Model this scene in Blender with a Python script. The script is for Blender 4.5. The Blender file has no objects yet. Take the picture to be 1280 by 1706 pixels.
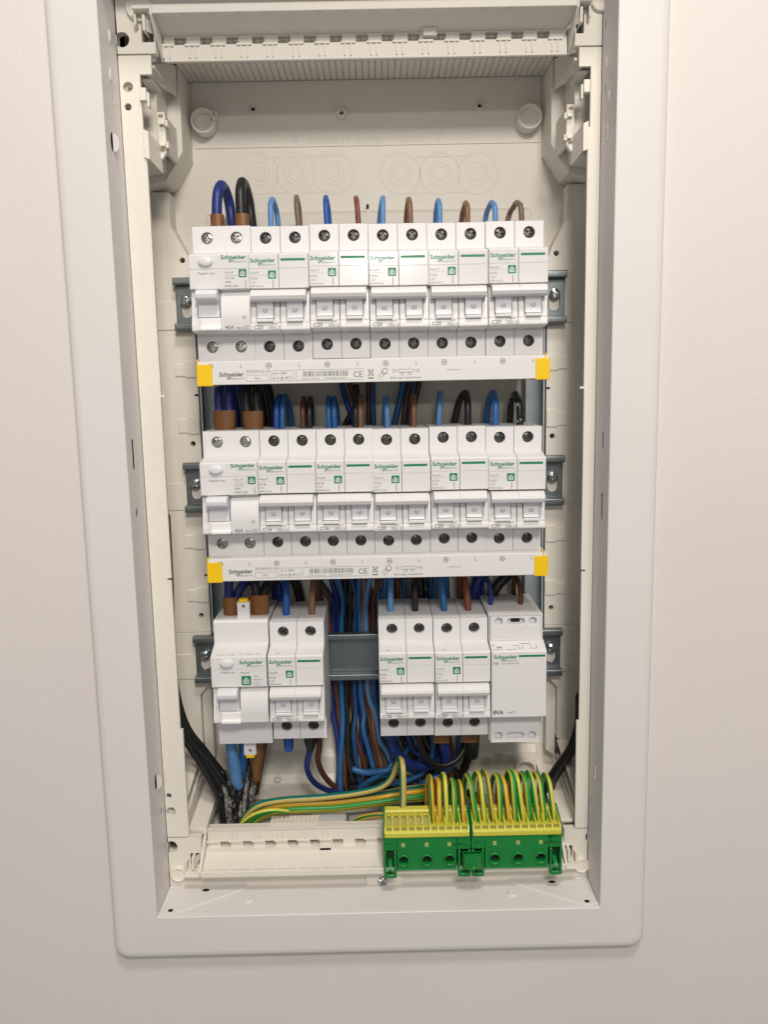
import bpy, bmesh, math, random
from mathutils import Vector, Matrix
rnd = random.Random(7)
S = 0.001                                   # the script is written in millimetres
sc = bpy.context.scene
COL = sc.collection
# ------------------------------------------------------------------ camera
CAM = Vector((4.05, -576.69, -56.83)); FPX = 1387.43
def _rot():
    p, y, r = math.radians(8.652), math.radians(-0.246), math.radians(-1.152)
    B = Matrix(((1,0,0),(0,0,-1),(0,1,0)))
    Rx = Matrix(((1,0,0),(0,math.cos(p),-math.sin(p)),(0,math.sin(p),math.cos(p))))
    Ry = Matrix(((math.cos(y),0,math.sin(y)),(0,1,0),(-math.sin(y),0,math.cos(y))))
    Rz = Matrix(((math.cos(r),-math.sin(r),0),(math.sin(r),math.cos(r),0),(0,0,1)))
    return Rz @ Rx @ Ry @ B
ROT = _rot(); ROTT = ROT.transposed()
def P(u, v, Y):                             # point of the plane at depth Y seen at photo pixel u, v
    d = ROTT @ Vector(((u-640)/FPX, (v-853)/FPX, 1))
    return CAM + d*((Y-CAM.y)/d.y)
cd = bpy.data.cameras.new('camera'); cam = bpy.data.objects.new('camera', cd); COL.objects.link(cam)
cd.sensor_width = 36; cd.lens = FPX/1706*36; cd.clip_start = 0.01; cd.clip_end = 50
r, dn, fw = ROT[0], ROT[1], ROT[2]
cam.matrix_world = Matrix(((r.x,-dn.x,-fw.x,CAM.x*S),(r.y,-dn.y,-fw.y,CAM.y*S),(r.z,-dn.z,-fw.z,CAM.z*S),(0,0,0,1)))
sc.camera = cam
# ------------------------------------------------------------------ light
w = bpy.data.worlds.new('World'); sc.world = w; w.use_nodes = True
w.node_tree.nodes['Background'].inputs[0].default_value = (1.0, 0.975, 0.96, 1)
w.node_tree.nodes['Background'].inputs[1].default_value = 0.25
def lamp(name, loc, target, sx, sy, power, col):
    l = bpy.data.lights.new(name, 'AREA'); l.shape = 'RECTANGLE'; l.size = sx*S; l.size_y = sy*S; l.energy = power; l.color = col
    o = bpy.data.objects.new(name, l); COL.objects.link(o); o.location = Vector(loc)*S
    o.rotation_euler = (Vector(target)-Vector(loc)).to_track_quat('-Z', 'Y').to_euler()
lamp('ceiling_lamp', (160, -950, 1300), (0, 0, -60), 340, 260, 12.5, (1.0, 0.91, 0.825))
lamp('pendant_lamp', (130, -1020, 470), (0, 0, 0), 240, 150, 5.9, (1.0, 0.91, 0.825))
lamp('room_lamp', (44, -3000, 520), (0, 0, 0), 280, 90, 6.5, (1.0, 0.95, 0.88))
sc.view_settings.view_transform = 'Standard'; sc.view_settings.look = 'None'
sc.view_settings.exposure = 0.12; sc.view_settings.gamma = 1.0
# ------------------------------------------------------------------ materials
MATS = {}
def mat(name, col, rough=0.45, metal=0.0, var=0.06, vscale=60, bump=0.0, bscale=900, coat=0.0, spec=0.5, dirt=None, dscale=40, dth=0.62, tint=None):
    if name in MATS: return MATS[name]
    m = bpy.data.materials.new(name); m.use_nodes = True; nt = m.node_tree; N = nt.nodes; L = nt.links
    b = N['Principled BSDF']; b.inputs['Roughness'].default_value = rough; b.inputs['Metallic'].default_value = metal
    b.inputs['Coat Weight'].default_value = coat; b.inputs['Specular IOR Level'].default_value = spec
    tc = N.new('ShaderNodeTexCoord')
    no = N.new('ShaderNodeTexNoise'); no.inputs['Scale'].default_value = vscale; no.inputs['Detail'].default_value = 4
    L.new(tc.outputs['Object'], no.inputs['Vector'])
    mx = N.new('ShaderNodeMix'); mx.data_type = 'RGBA'
    c1 = [c*(1-var) for c in col]; c2 = [min(1, c*(1+var)) for c in (tint or col)]
    mx.inputs['A'].default_value = (*c1, 1); mx.inputs['B'].default_value = (*c2, 1)
    L.new(no.outputs['Fac'], mx.inputs['Factor'])
    out = mx.outputs['Result']
    if dirt:
        n2 = N.new('ShaderNodeTexNoise'); n2.inputs['Scale'].default_value = dscale; n2.inputs['Detail'].default_value = 8; n2.inputs['Roughness'].default_value = 0.7
        L.new(tc.outputs['Object'], n2.inputs['Vector'])
        mr = N.new('ShaderNodeMapRange'); mr.inputs['From Min'].default_value = dth; mr.inputs['From Max'].default_value = dth+0.05
        L.new(n2.outputs['Fac'], mr.inputs['Value'])
        m2 = N.new('ShaderNodeMix'); m2.data_type = 'RGBA'; m2.inputs['B'].default_value = (*dirt, 1)
        L.new(out, m2.inputs['A']); L.new(mr.outputs['Result'], m2.inputs['Factor']); out = m2.outputs['Result']
    L.new(out, b.inputs['Base Color'])
    rr = N.new('ShaderNodeMapRange'); rr.inputs['To Min'].default_value = rough*0.85; rr.inputs['To Max'].default_value = min(1, rough*1.2)
    L.new(no.outputs['Fac'], rr.inputs['Value']); L.new(rr.outputs['Result'], b.inputs['Roughness'])
    if bump:
        n3 = N.new('ShaderNodeTexNoise'); n3.inputs['Scale'].default_value = bscale; n3.inputs['Detail'].default_value = 3
        L.new(tc.outputs['Object'], n3.inputs['Vector'])
        bp = N.new('ShaderNodeBump'); bp.inputs['Strength'].default_value = bump; bp.inputs['Distance'].default_value = 0.0004
        L.new(n3.outputs['Fac'], bp.inputs['Height']); L.new(bp.outputs['Normal'], b.inputs['Normal'])
    MATS[name] = m; return m
WALL = mat('wall_paint', (0.69, 0.65, 0.632), 0.6, var=0.035, vscale=9, bump=0.38, bscale=520, tint=(0.695, 0.652, 0.62))
FRAME = mat('powder_coated_steel', (0.70, 0.682, 0.665), 0.42, var=0.03, vscale=14, bump=0.2, bscale=1500, dirt=(0.645, 0.625, 0.605), dscale=60, dth=0.72)
TUB = mat('cream_plastic', (0.75, 0.72, 0.65), 0.5, var=0.05, vscale=25, bump=0.12, bscale=900, dirt=(0.48, 0.44, 0.36), dscale=160, dth=0.70)
TUBD = mat('cream_plastic_dusty', (0.74, 0.71, 0.635), 0.6, var=0.07, vscale=40, bump=0.25, bscale=1200, dirt=(0.40, 0.42, 0.36), dscale=110, dth=0.69)
DEV = mat('white_plastic', (0.71, 0.71, 0.715), 0.42, var=0.02, vscale=80, bump=0.08, bscale=2200)
DEV2 = mat('toggle_plastic', (0.70, 0.71, 0.74), 0.35, var=0.02, vscale=80)
LAB = mat('label_film', (0.715, 0.715, 0.715), 0.12, var=0.015, vscale=40, bump=0.06, bscale=130)
LIP = mat('lit_lip_plastic', (0.85, 0.85, 0.85), 0.4, var=0.01)  # paler than the bodies: light caught on the lips is in the colour
ZINC = mat('galvanised_steel', (0.22, 0.255, 0.265), 0.36, metal=0.8, var=0.18, vscale=120, bump=0.1, bscale=600)
BAR = mat('galvanised_strip', (0.42, 0.49, 0.54), 0.45, metal=0.35, var=0.16, vscale=90, bump=0.08, bscale=500)
SCREW = mat('steel_screw', (0.42, 0.42, 0.38), 0.3, metal=0.95, var=0.3, vscale=700, bump=0.3, bscale=1500)
SCREWD = mat('dark_screw', (0.12, 0.12, 0.115), 0.33, metal=0.9, var=0.35, vscale=700, bump=0.3, bscale=1500)
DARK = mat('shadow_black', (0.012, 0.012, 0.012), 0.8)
INKG = mat('green_ink', (0.004, 0.20, 0.09), 0.35, var=0.03)
INKW = mat('white_ink', (0.75, 0.77, 0.75), 0.4)
INK = mat('grey_ink', (0.10, 0.10, 0.11), 0.5)
INKL = mat('pale_grey_ink', (0.26, 0.26, 0.27), 0.5)
YEL = mat('yellow_cap', (0.85, 0.55, 0.0), 0.35, var=0.04)
COMB = mat('busbar_plastic', (0.71, 0.71, 0.70), 0.4, var=0.02, vscale=60)
GRN = mat('green_plastic', (0.004, 0.20, 0.035), 0.38, var=0.08, vscale=120)
YGR = mat('clear_yellow_plastic', (0.58, 0.55, 0.06), 0.38, var=0.06, vscale=150)
YGD = mat('yellow_hollow_shade', (0.27, 0.25, 0.02), 0.5, var=0.06, vscale=150)  # darker copy of the strip plastic: shade inside funnels and slots as colour
FERB = mat('brown_sleeve', (0.17, 0.068, 0.018), 0.42, var=0.12, vscale=200)
CCOL = dict(navy=(0.010, 0.028, 0.17), blue=(0.010, 0.075, 0.33), sky=(0.085, 0.23, 0.48), azure=(0.018, 0.11, 0.30), black=(0.010, 0.011, 0.012), ink=(0.010, 0.055, 0.16),
            brown=(0.095, 0.032, 0.014), tan=(0.19, 0.095, 0.05), taupe=(0.15, 0.10, 0.075), rust=(0.17, 0.05, 0.025), ochre=(0.17, 0.075, 0.015))
def cable_mat(k):
    if k == 'earth': return earth_mat()
    if k == 'earth_teal': return earth_mat('earth_teal', (0.0, 0.15, 0.11), (0.52, 0.42, 0.12))
    if k == 'earth_gold': return earth_mat('earth_gold', (0.01, 0.14, 0.03), (0.66, 0.40, 0.03), 0.72)
    if k == 'sheath': return mat('black_sheath_painted', (0.012, 0.012, 0.013), 0.4, var=0.2, dirt=(0.36, 0.35, 0.33), dscale=360, dth=0.56)
    if k == 'strand': return mat('paint_caked_strand', (0.05, 0.05, 0.048), 0.55, var=0.3, dirt=(0.27, 0.262, 0.245), dscale=520, dth=0.46)
    if k == 'sheath_clean': return mat('black_sheath', (0.012, 0.012, 0.013), 0.35, var=0.2, dirt=(0.2, 0.2, 0.2), dscale=500, dth=0.74)
    if k == 'black_painted': return mat('black_pvc_painted', (0.012, 0.012, 0.013), 0.35, var=0.2, dirt=(0.62, 0.62, 0.60), dscale=260, dth=0.60)
    if k == 'blue_painted': return mat('blue_pvc_painted', (0.03, 0.15, 0.42), 0.35, var=0.1, dirt=(0.6, 0.65, 0.7), dscale=260, dth=0.66)
    return mat(k+'_pvc', CCOL[k], 0.42, var=0.12, vscale=150)
def earth_mat(name='earth_pvc', g=(0.012, 0.26, 0.04), y=(0.62, 0.56, 0.07), frac=0.5):
    if name in MATS: return MATS[name]
    m = mat(name, y, 0.38, var=0.06, vscale=150); nt = m.node_tree; N = nt.nodes; L = nt.links
    uv = N.new('ShaderNodeUVMap'); sp = N.new('ShaderNodeSeparateXYZ'); L.new(uv.outputs[0], sp.inputs[0])
    mu = N.new('ShaderNodeMath'); mu.operation = 'MULTIPLY'; mu.inputs[1].default_value = 2; L.new(sp.outputs[0], mu.inputs[0])
    fr = N.new('ShaderNodeMath'); fr.operation = 'FRACT'; L.new(mu.outputs[0], fr.inputs[0])
    gt = N.new('ShaderNodeMath'); gt.operation = 'GREATER_THAN'; gt.inputs[1].default_value = frac; L.new(fr.outputs[0], gt.inputs[0])
    b = N['Principled BSDF']; src = b.inputs['Base Color'].links[0].from_socket
    mx = N.new('ShaderNodeMix'); mx.data_type = 'RGBA'; mx.inputs['B'].default_value = (*g, 1)
    L.new(gt.outputs[0], mx.inputs['Factor']); L.new(src, mx.inputs['A']); L.new(mx.outputs['Result'], b.inputs['Base Color'])
    return m
# ------------------------------------------------------------------ mesh tools
class MB:
    def __init__(s): s.v = []; s.f = []; s.m = []; s.uv = []; s.mats = []; s.sm = []
    def mi(s, m):
        if m not in s.mats: s.mats.append(m)
        return s.mats.index(m)
    def add(s, vs, fs, m, uvs=None, smooth=False):
        o = len(s.v); k = s.mi(m); s.v += [tuple(p) for p in vs]
        for i, f in enumerate(fs):
            s.f.append([o+a for a in f]); s.m.append(k); s.uv.append(uvs[i] if uvs else None); s.sm.append(smooth)
    def mesh(s, name, bevel=0, seg=2):
        me = bpy.data.meshes.new(name)
        me.from_pydata([(a*S, b*S, c*S) for a, b, c in s.v], [], s.f)
        for m in s.mats: me.materials.append(m)
        me.polygons.foreach_set('material_index', s.m); me.polygons.foreach_set('use_smooth', s.sm)
        if any(u for u in s.uv):
            ul = me.uv_layers.new(name='UVMap'); k = 0
            for u, f in zip(s.uv, s.f):
                for j in range(len(f)):
                    if u: ul.data[k].uv = u[j]
                    k += 1
        if bevel:
            bm = bmesh.new(); bm.from_mesh(me)
            bmesh.ops.remove_doubles(bm, verts=bm.verts, dist=2e-6)
            es = [e for e in bm.edges if len(e.link_faces) == 2 and e.calc_face_angle(0) > 0.6]
            bmesh.ops.bevel(bm, geom=es, offset=bevel*S, segments=seg, affect='EDGES', profile=0.5, clamp_overlap=True)
            bm.normal_update(); nrm = []
            for f in bm.faces:
                f.smooth = True
                for l in f.loops:             # area-weighted corner normals: flats stay flat, only the rounded edges turn
                    n_ = Vector((0, 0, 0))
                    for g in l.vert.link_faces:
                        if g.normal.dot(f.normal) > 0.72: n_ += g.normal*g.calc_area()
                    nrm.append((n_ if n_.length > 0 else f.normal).normalized())
            bm.to_mesh(me); bm.free()
            me.normals_split_custom_set(nrm)
        me.update(); return me
    def pieces(s):
        par = {}
        def find(a):
            while par.setdefault(a, a) != a: par[a] = par[par[a]]; a = par[a]
            return a
        key = [tuple(round(c, 3) for c in p) for p in s.v]
        for f in s.f:
            r0 = find(key[f[0]])
            for i in f[1:]: par[find(key[i])] = r0
        out = {}
        for f, m, u, sm in zip(s.f, s.m, s.uv, s.sm):
            q = out.setdefault(find(key[f[0]]), MB()); o = len(q.v); q.v += [s.v[i] for i in f]
            q.f.append(list(range(o, o+len(f)))); q.m.append(q.mi(s.mats[m])); q.uv.append(u); q.sm.append(sm)
        res = []
        for q in out.values():                       # weld the corners again
            ix = {}; nv = []; mp = []
            for p in q.v:
                k = tuple(round(c, 4) for c in p)
                if k not in ix: ix[k] = len(nv); nv.append(p)
                mp.append(ix[k])
            q.v = nv; q.f = [[mp[i] for i in f] for f in q.f]; res.append(q)
        return res
    def meshes(s, name, bevel=0, seg=2): return [q.mesh(name, bevel, seg) for q in s.pieces()]
    def box(s, x0, x1, y0, y1, z0, z1, m):
        v = [(x, y, z) for x in (x0, x1) for y in (y0, y1) for z in (z0, z1)]
        s.add(v, [(0,1,3,2),(4,6,7,5),(0,4,5,1),(2,3,7,6),(0,2,6,4),(1,5,7,3)], m)
    def prism_x(s, prof, x0, x1, m, smooth=False):      # prof: (y, z) outline
        n = len(prof); v = [(x0, y, z) for y, z in prof]+[(x1, y, z) for y, z in prof]
        f = [(i, (i+1) % n, n+(i+1) % n, n+i) for i in range(n)]
        s.add(v, f, m, smooth=smooth); s.add(v, [tuple(range(n))[::-1], tuple(range(n, 2*n))], m)
    def prism_y(s, prof, y0, y1, m):                    # prof: (x, z) outline
        n = len(prof); v = [(x, y0, z) for x, z in prof]+[(x, y1, z) for x, z in prof]
        s.add(v, [(i, (i+1) % n, n+(i+1) % n, n+i) for i in range(n)]+[tuple(range(n))[::-1], tuple(range(n, 2*n))], m)
    def quad(s, a, b, c, d, m): s.add([a, b, c, d], [(0, 1, 2, 3)], m)
    def loops(s, ls, m, closed=True, cap0=False, cap1=False, smooth=True):
        n = len(ls[0]); v = [p for l in ls for p in l]; f = []
        for k in range(len(ls)-1):
            for i in range(n if closed else n-1):
                j = (i+1) % n; f.append((k*n+i, k*n+j, (k+1)*n+j, (k+1)*n+i))
        s.add(v, f, m, smooth=smooth)
        if cap0: s.add(ls[0], [tuple(range(n))[::-1]], m)
        if cap1: s.add(ls[-1], [tuple(range(n))], m)
    def disc_y(s, cx, cz, prof, m, n=20, smooth=True, cap=True, sx=1.0):   # prof: (radius, y) rings turned about the depth axis
        ls = [[(cx+sx*r_*math.cos(2*math.pi*i/n), y, cz+r_*math.sin(2*math.pi*i/n)) for i in range(n)] for r_, y in prof]
        s.loops(ls, m, smooth=smooth, cap1=cap)
    def tube(s, pts, rad, m, n=12, sub=6, cap=True, phase=0.0, rads=None):
        pts = [Vector(p) for p in pts]; q = [pts[0]*2-pts[1]]+pts+[pts[-1]*2-pts[-2]]; path = []; rr = []
        for k in range(1, len(q)-2):
            a, b, c, d = q[k-1:k+3]
            for j in range(sub):
                t = j/sub; path.append(0.5*((2*b)+(c-a)*t+(2*a-5*b+4*c-d)*t*t+(3*b-a-3*c+d)*t**3))
                rr.append((rads[k-1]*(1-t)+rads[k]*t) if rads else rad)
        path.append(pts[-1]); rr.append(rads[-1] if rads else rad)
        tg = [(path[min(i+1, len(path)-1)]-path[max(i-1, 0)]).normalized() for i in range(len(path))]
        up = Vector((0, -1, 0)) if abs(tg[0].y) < 0.9 else Vector((1, 0, 0)); nn = (up-tg[0]*up.dot(tg[0])).normalized()
        ls = []; L = 0; Ls = []
        for i, p in enumerate(path):
            nn = (nn-tg[i]*nn.dot(tg[i])).normalized(); bb = tg[i].cross(nn)
            ls.append([p+(nn*math.cos(2*math.pi*(j/n))+bb*math.sin(2*math.pi*(j/n)))*rr[i] for j in range(n)])
            if i: L += (p-path[i-1]).length
            Ls.append(L)
        vs = [p for l in ls for p in l]; fs = []; uv = []
        for k in range(len(ls)-1):
            for i in range(n):
                j = (i+1) % n; fs.append((k*n+i, (k+1)*n+i, (k+1)*n+j, k*n+j))
                a, b = i/n+phase, (i+1)/n+phase; uv.append(((a, Ls[k]), (a, Ls[k+1]), (b, Ls[k+1]), (b, Ls[k])))
        s.add(vs, fs, m, uv, smooth=True)
        if cap:
            for idx, sg in ((0, -1), (-1, 1)):
                c = path[idx]; t = tg[idx]*sg; l1 = [c+(v-c)*0.72+t*rr[idx]*0.6 for v in ls[idx]]; base = ls[idx]
                s.loops([base, l1], m); s.add(l1, [tuple(range(n))], m)
def circ(cx, cz, rx, n=20, rz=None, rot=0): return [(cx+rx*math.cos(2*math.pi*i/n+rot), cz+(rz or rx)*math.sin(2*math.pi*i/n+rot)) for i in range(n)]
def rect(x0, x1, z0, z1): return [(x0, z0), (x1, z0), (x1, z1), (x0, z1)]
def slot(cx, cz, hw, hr, n=8, vertical=False):
    pts = [(hw*1+hr*math.cos(a), hr*math.sin(a)) for a in [math.pi*(-.5+i/n) for i in range(n+1)]]+[(-hw+hr*math.cos(a), hr*math.sin(a)) for a in [math.pi*(.5+i/n) for i in range(n+1)]]
    if vertical: pts = [(-b, a) for a, b in pts]
    return [(cx+a, cz+b) for a, b in pts]
def rrect(x0, x1, z0, z1, r_, n=5):
    out = []
    for cx, cz, a0 in ((x1-r_, z0+r_, -90), (x1-r_, z1-r_, 0), (x0+r_, z1-r_, 90), (x0+r_, z0+r_, 180)):
        for i in range(n+1):
            a = math.radians(a0+90*i/n); out.append((cx+r_*math.cos(a), cz+r_*math.sin(a)))
    return out
def holed(mb, outer, holes, y0, y1, m, hm=None, axis='y', outer_walls=True, back=False, hole_walls=True):
    """flat plate with real holes: front face at y0, walls to y1; axis x makes a plate standing in the depth plane"""
    bm = bmesh.new(); es = []
    for lp in [outer]+holes:
        vs = [bm.verts.new((a, 0, b)) for a, b in lp]
        es += [bm.edges.new((vs[i], vs[(i+1) % len(vs)])) for i in range(len(vs))]
    bmesh.ops.triangle_fill(bm, use_beauty=True, use_dissolve=False, edges=es)
    bm.verts.index_update()
    T = (lambda a, d, b: (a, d, b)) if axis == 'y' else (lambda a, d, b: (d, a, b))
    V = [(v.co.x, v.co.z) for v in bm.verts]; F = []
    for f in bm.faces:
        ix = [v.index for v in f.verts]; a, b, c = (V[i] for i in ix)
        if (b[0]-a[0])*(c[1]-a[1])-(b[1]-a[1])*(c[0]-a[0]) < 0: ix = ix[::-1]
        F.append(tuple(ix))
    bm.free()
    mb.add([T(a, y0, b) for a, b in V], F, m)
    if back: mb.add([T(a, y1, b) for a, b in V], [f[::-1] for f in F], m)
    for k, lp in enumerate([outer]+holes):
        if (k == 0 and not outer_walls) or (k and not hole_walls): continue
        n = len(lp); mb.add([T(a, y0, b) for a, b in lp]+[T(a, y1, b) for a, b in lp], [(i, (i+1) % n, n+(i+1) % n, n+i) for i in range(n)], m if k == 0 else (hm or m))
_tc = {}
def text_geo(st, bold=0.0, res=2):
    k = (st, bold, res)
    if k not in _tc:
        c = bpy.data.curves.new('t', 'FONT'); c.body = st; c.size = 1; c.offset = bold; c.resolution_u = res; c.fill_mode = 'FRONT' if hasattr(c, 'fill_mode') else c.fill_mode
        o = bpy.data.objects.new('t', c); COL.objects.link(o)
        me = bpy.data.meshes.new_from_object(o.evaluated_get(bpy.context.evaluated_depsgraph_get()))
        vs = [(v.co.x, v.co.y) for v in me.vertices]; fs = [tuple(p.vertices) for p in me.polygons]
        bpy.data.objects.remove(o); bpy.data.curves.remove(c); bpy.data.meshes.remove(me)
        x0 = min(v[0] for v in vs); x1 = max(v[0] for v in vs); z0 = min(v[1] for v in vs); z1 = max(v[1] for v in vs)
        _tc[k] = ([(a-x0, b) for a, b in vs], fs, x1-x0)
    return _tc[k]
def text(mb, st, x, z, h, y, m, width=None, bold=0.0, rot=0, slope=None, anchor='l'):
    """flat print: cap height h, baseline z, optional total width; slope = (y, z) direction of text up on a tilted face"""
    vs, fs, wd = text_geo(st, bold); k = h/0.70; kx = (width/wd) if width else k
    tw = wd*kx; ox = {'l': 0, 'c': -tw/2, 'r': -tw}[anchor]; cr, sr = math.cos(math.radians(rot)), math.sin(math.radians(rot)); out = []
    for a, b in vs:
        a2, b2 = a*kx+ox, b*k; a3, b3 = a2*cr-b2*sr, a2*sr+b2*cr
        out.append((x+a3, y, z+b3) if not slope else (x+a3, y+b3*slope[0], z+b3*slope[1]))
    mb.add(out, fs, m)
def flat(mb, poly, y, m): mb.add([(a, y, b) for a, b in poly], [tuple(range(len(poly)))], m)
def outline(mb, x0, x1, z0, z1, y, t, m):
    flat(mb, rect(x0, x1, z0, z0+t), y, m); flat(mb, rect(x0, x1, z1-t, z1), y, m); flat(mb, rect(x0, x0+t, z0+t, z1-t), y, m); flat(mb, rect(x1-t, x1, z0+t, z1-t), y, m)
# ------------------------------------------------------------------ objects
def link(name, me, parent=None, loc=(0, 0, 0), rot=(0, 0, 0)):
    o = bpy.data.objects.new(name, me); COL.objects.link(o); o.location = Vector(loc)*S; o.rotation_euler = rot
    if parent: o.parent = parent
    return o
def links(name, mes, parent=None, loc=(0, 0, 0), rot=(0, 0, 0)): return [link(name, m, parent, loc, rot) for m in mes][0]
def thing(name, label, cat, loc=(0, 0, 0), group=None, me=None, rot=(0, 0, 0)):
    o = link(name, me, None, loc, rot); o['label'] = label; o['category'] = cat
    if group: o['group'] = group
    return o
def struct(name, mb):
    o = link(name, mb.mesh(name)); o['kind'] = 'structure'; return o
CACHE = {}
def cached(key, fn):
    if key not in CACHE: CACHE[key] = fn()
    return CACHE[key]
# ================================================================== setting
FX0, FX1, FZ0, FZ1 = -173.5, 169, -420, 198         # outer edge of the trim frame
IX0, IX1, IZ0, IZ1 = -144, 139.5, -390, 171         # its opening
mb = MB()
holed(mb, rect(-1500, 1500, -1500, 1500), [rect(FX0+8, FX1-8, FZ0+8, FZ1-8)], -80, -60, WALL)
struct('wall', mb)
mb = MB(); x0, x1, z0, z1 = FX0+8, FX1-8, FZ0+8, FZ1-8
mb.quad((x0, 60, z0), (x1, 60, z0), (x1, 60, z1), (x0, 60, z1), DARK)
for a, b in (((x0, z0), (x1, z0)), ((x1, z0), (x1, z1)), ((x1, z1), (x0, z1)), ((x0, z1), (x0, z0))):
    mb.quad((a[0], -60, a[1]), (b[0], -60, b[1]), (b[0], 60, b[1]), (a[0], 60, a[1]), DARK)
struct('wall_recess', mb)  # unseen black box, added to keep world light out from behind
# ================================================================== enclosure
board = thing('electrical_enclosure', 'cream recessed fuse box with white metal trim frame, its door and covers removed', 'fuse box')
WHOLE = ('trim_frame', 'frame_return', 'moulded_lettering', 'cable_tray', 'end_panel')
def part(name, mb, parent=None, bevel=0, seg=2, label=None):
    o = link(name, mb.mesh(name, bevel, seg), parent or board) if name in WHOLE else links(name, mb.meshes(name, bevel, seg), parent or board)
    if label: o['label'] = label
    return o
# trim frame flange
mb = MB(); prof = [(-1.0, -79.9), (-0.0, -80.2), (0.0, -84.0), (0.5, -86.0), (1.6, -87.3), (3.2, -87.9), (5, -88.1)]
ls = [[(a, y, b) for a, b in rrect(FX0+i, FX1-i, FZ0+i, FZ1-i, max(9-i*0.5, 2), 6)] for i, y in prof]
mb.loops(ls, FRAME)
l2 = [ls[-1], [(a, -88.5, b) for a, b in rrect(FX0+22, FX1-22, FZ0+22, FZ1-22, 1.2, 6)], [(a, -88.6, b) for a, b in rrect(IX0-0.6, IX1+0.6, IZ0-0.6, IZ1+0.6, 0.9, 6)]]
mb.loops(l2, FRAME, smooth=False)
mb.loops([l2[-1], [(a, -88.3, b) for a, b in rrect(IX0-0.15, IX1+0.15, IZ0-0.15, IZ1+0.15, 0.5, 6)], [(a, -86.0, b) for a, b in rrect(IX0, IX1, IZ0, IZ1, 0.5, 6)]], FRAME, smooth=False); part('trim_frame', mb)
# the four returns of the frame, with punched slots and bent lugs
RY0, RY1 = -86, -56
def px_side(u, v, X):                       # photo pixel onto the side plane at X
    d = ROTT @ Vector(((u-640)/FPX, (v-853)/FPX, 1)); q = CAM+d*((X-CAM.x)/d.x); return q.y, q.z
for X, lst in ((IX0, [(187, 237, 3.2, 5.5), (188, 165, 1.0, 3.2), (222, 757, 2.0, 9), (228, 855, 2.0, 3.2), (260, 1303, 3.2, 5.5), (269, 1352, 1.2, 3.0)]),
               (IX1, [(1014, 219, 3.2, 5.5), (1009, 148, 1.0, 3.2), (1005, 733, 2.2, 5), (1003, 843, 2.4, 8), (993, 1286, 3.2, 5.5), (986, 1333, 1.2, 3.0), (1010, 40, 1.0, 3.0)])):
    mb = MB(); hs = []; lugs = MB(); side = 1 if X < 0 else -1
    for u, v, ry, rz in lst:
        y, z = px_side(u, v, X)
        y = max(min(y, RY1-ry-1), RY0+ry+1)
        hs.append(circ(y, z, ry, 14, rz) if ry > 3 or rz < 4 else rect(y-ry, y+ry, z-rz, z+rz))
        if ry > 3:      # sheared lug standing in the hole
            sg = 1 if side > 0 else -1; c = [(y+sg*(0.2+ry*0.62*math.cos(a)), z+rz*0.9*math.sin(a)) for a in [math.pi*(-.5+i/8) for i in range(9)]]
            n = len(c); vs = [(X+side*(1.1*(p[0]-y)), p[0], p[1]) for p in c]+[(X+side*(1.1*(p[0]-y)+0.8), p[0], p[1]) for p in c]
            lugs.add(vs, [(i, i+1, n+i+1, n+i) for i in range(n-1)]+[tuple(range(n)), tuple(range(2*n-1, n-1, -1))], FRAME)
    holed(mb, rect(RY0, RY1, IZ0, IZ1), hs, X, X-side*0.35, FRAME, axis='x', outer_walls=False)
    o = part('frame_return', mb); part('punched_lug', lugs, o)
    # bead along the return and little pressed dimples
    m2 = MB()
    for (u, v) in (((183, 125), (182, 60)) if X < 0 else ((1012, 105), (1016, 160))):
        y, z = px_side(u, v, X); m2.loops([[(X+side*hh, y+q*1.4*math.cos(2*math.pi*i/12), z+q*4*math.sin(2*math.pi*i/12)) for i in range(12)] for q, hh in ((1, 0), (0.8, 0.5), (0.2, 0.7))], FRAME, cap1=True)
    part('pressed_dimple', m2, o)
mb = MB(); holed(mb, [(IX0, RY0), (IX1, RY0), (IX1, RY1), (IX0, RY1)], [], 0, 1, FRAME, outer_walls=False)
mb.v = [(a, b, IZ0-c) if False else (a, c, IZ0-b) for a, b, c in mb.v]
bot = part('frame_return', mb)
mb = MB()
for x in (-88, 86): mb.disc_y(x, 0, [(3.4, 0.0), (3.4, 0.6), (2.6, 1.0), (2.4, 0.7)], FRAME, 18)
mb.v = [(a, c-72, IZ0+b) for a, b, c in mb.v]; part('plastic_rivet', mb, bot)
mb = MB(); mb.quad((IX0, RY0, IZ1), (IX0, RY1, IZ1), (IX1, RY1, IZ1), (IX1, RY0, IZ1), FRAME); part('frame_return', mb)
# folded corner plates on the bottom return
mb = MB()
for outl, hs in (([(IX0+9, -85.4), (IX0+52, -60), (IX0+52, -56.4), (IX0+0.6, -56.4), (IX0+0.6, -83), (IX0+5, -85.4)], [circ(-136.9, -83.0, 1.7, 12), circ(-118.4, -61.8, 2.5, 14, 1.6)]),
                 ([(IX1-9, -85.4), (IX1-5, -85.4), (IX1-0.6, -83), (IX1-0.6, -56.4), (IX1-52, -56.4), (IX1-52, -60)], [circ(132.5, -83.2, 1.7, 12), circ(114.3, -61.2, 2.5, 14, 1.6)])):
    q = MB(); holed(q, outl, hs, 0.9, 0, FRAME, hm=DARK); q.add([(a_, 0.15, b_) for a_, b_ in outl], [tuple(range(len(outl)))], DARK)
    q.v = [(a_, c_, IZ0+b_) for a_, b_, c_ in q.v]; mb.add(q.v, q.f, FRAME); 
    for i_, m_ in enumerate(q.m): mb.m[len(mb.m)-len(q.m)+i_] = mb.mi(q.mats[m_])
part('corner_plate', mb)
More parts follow.
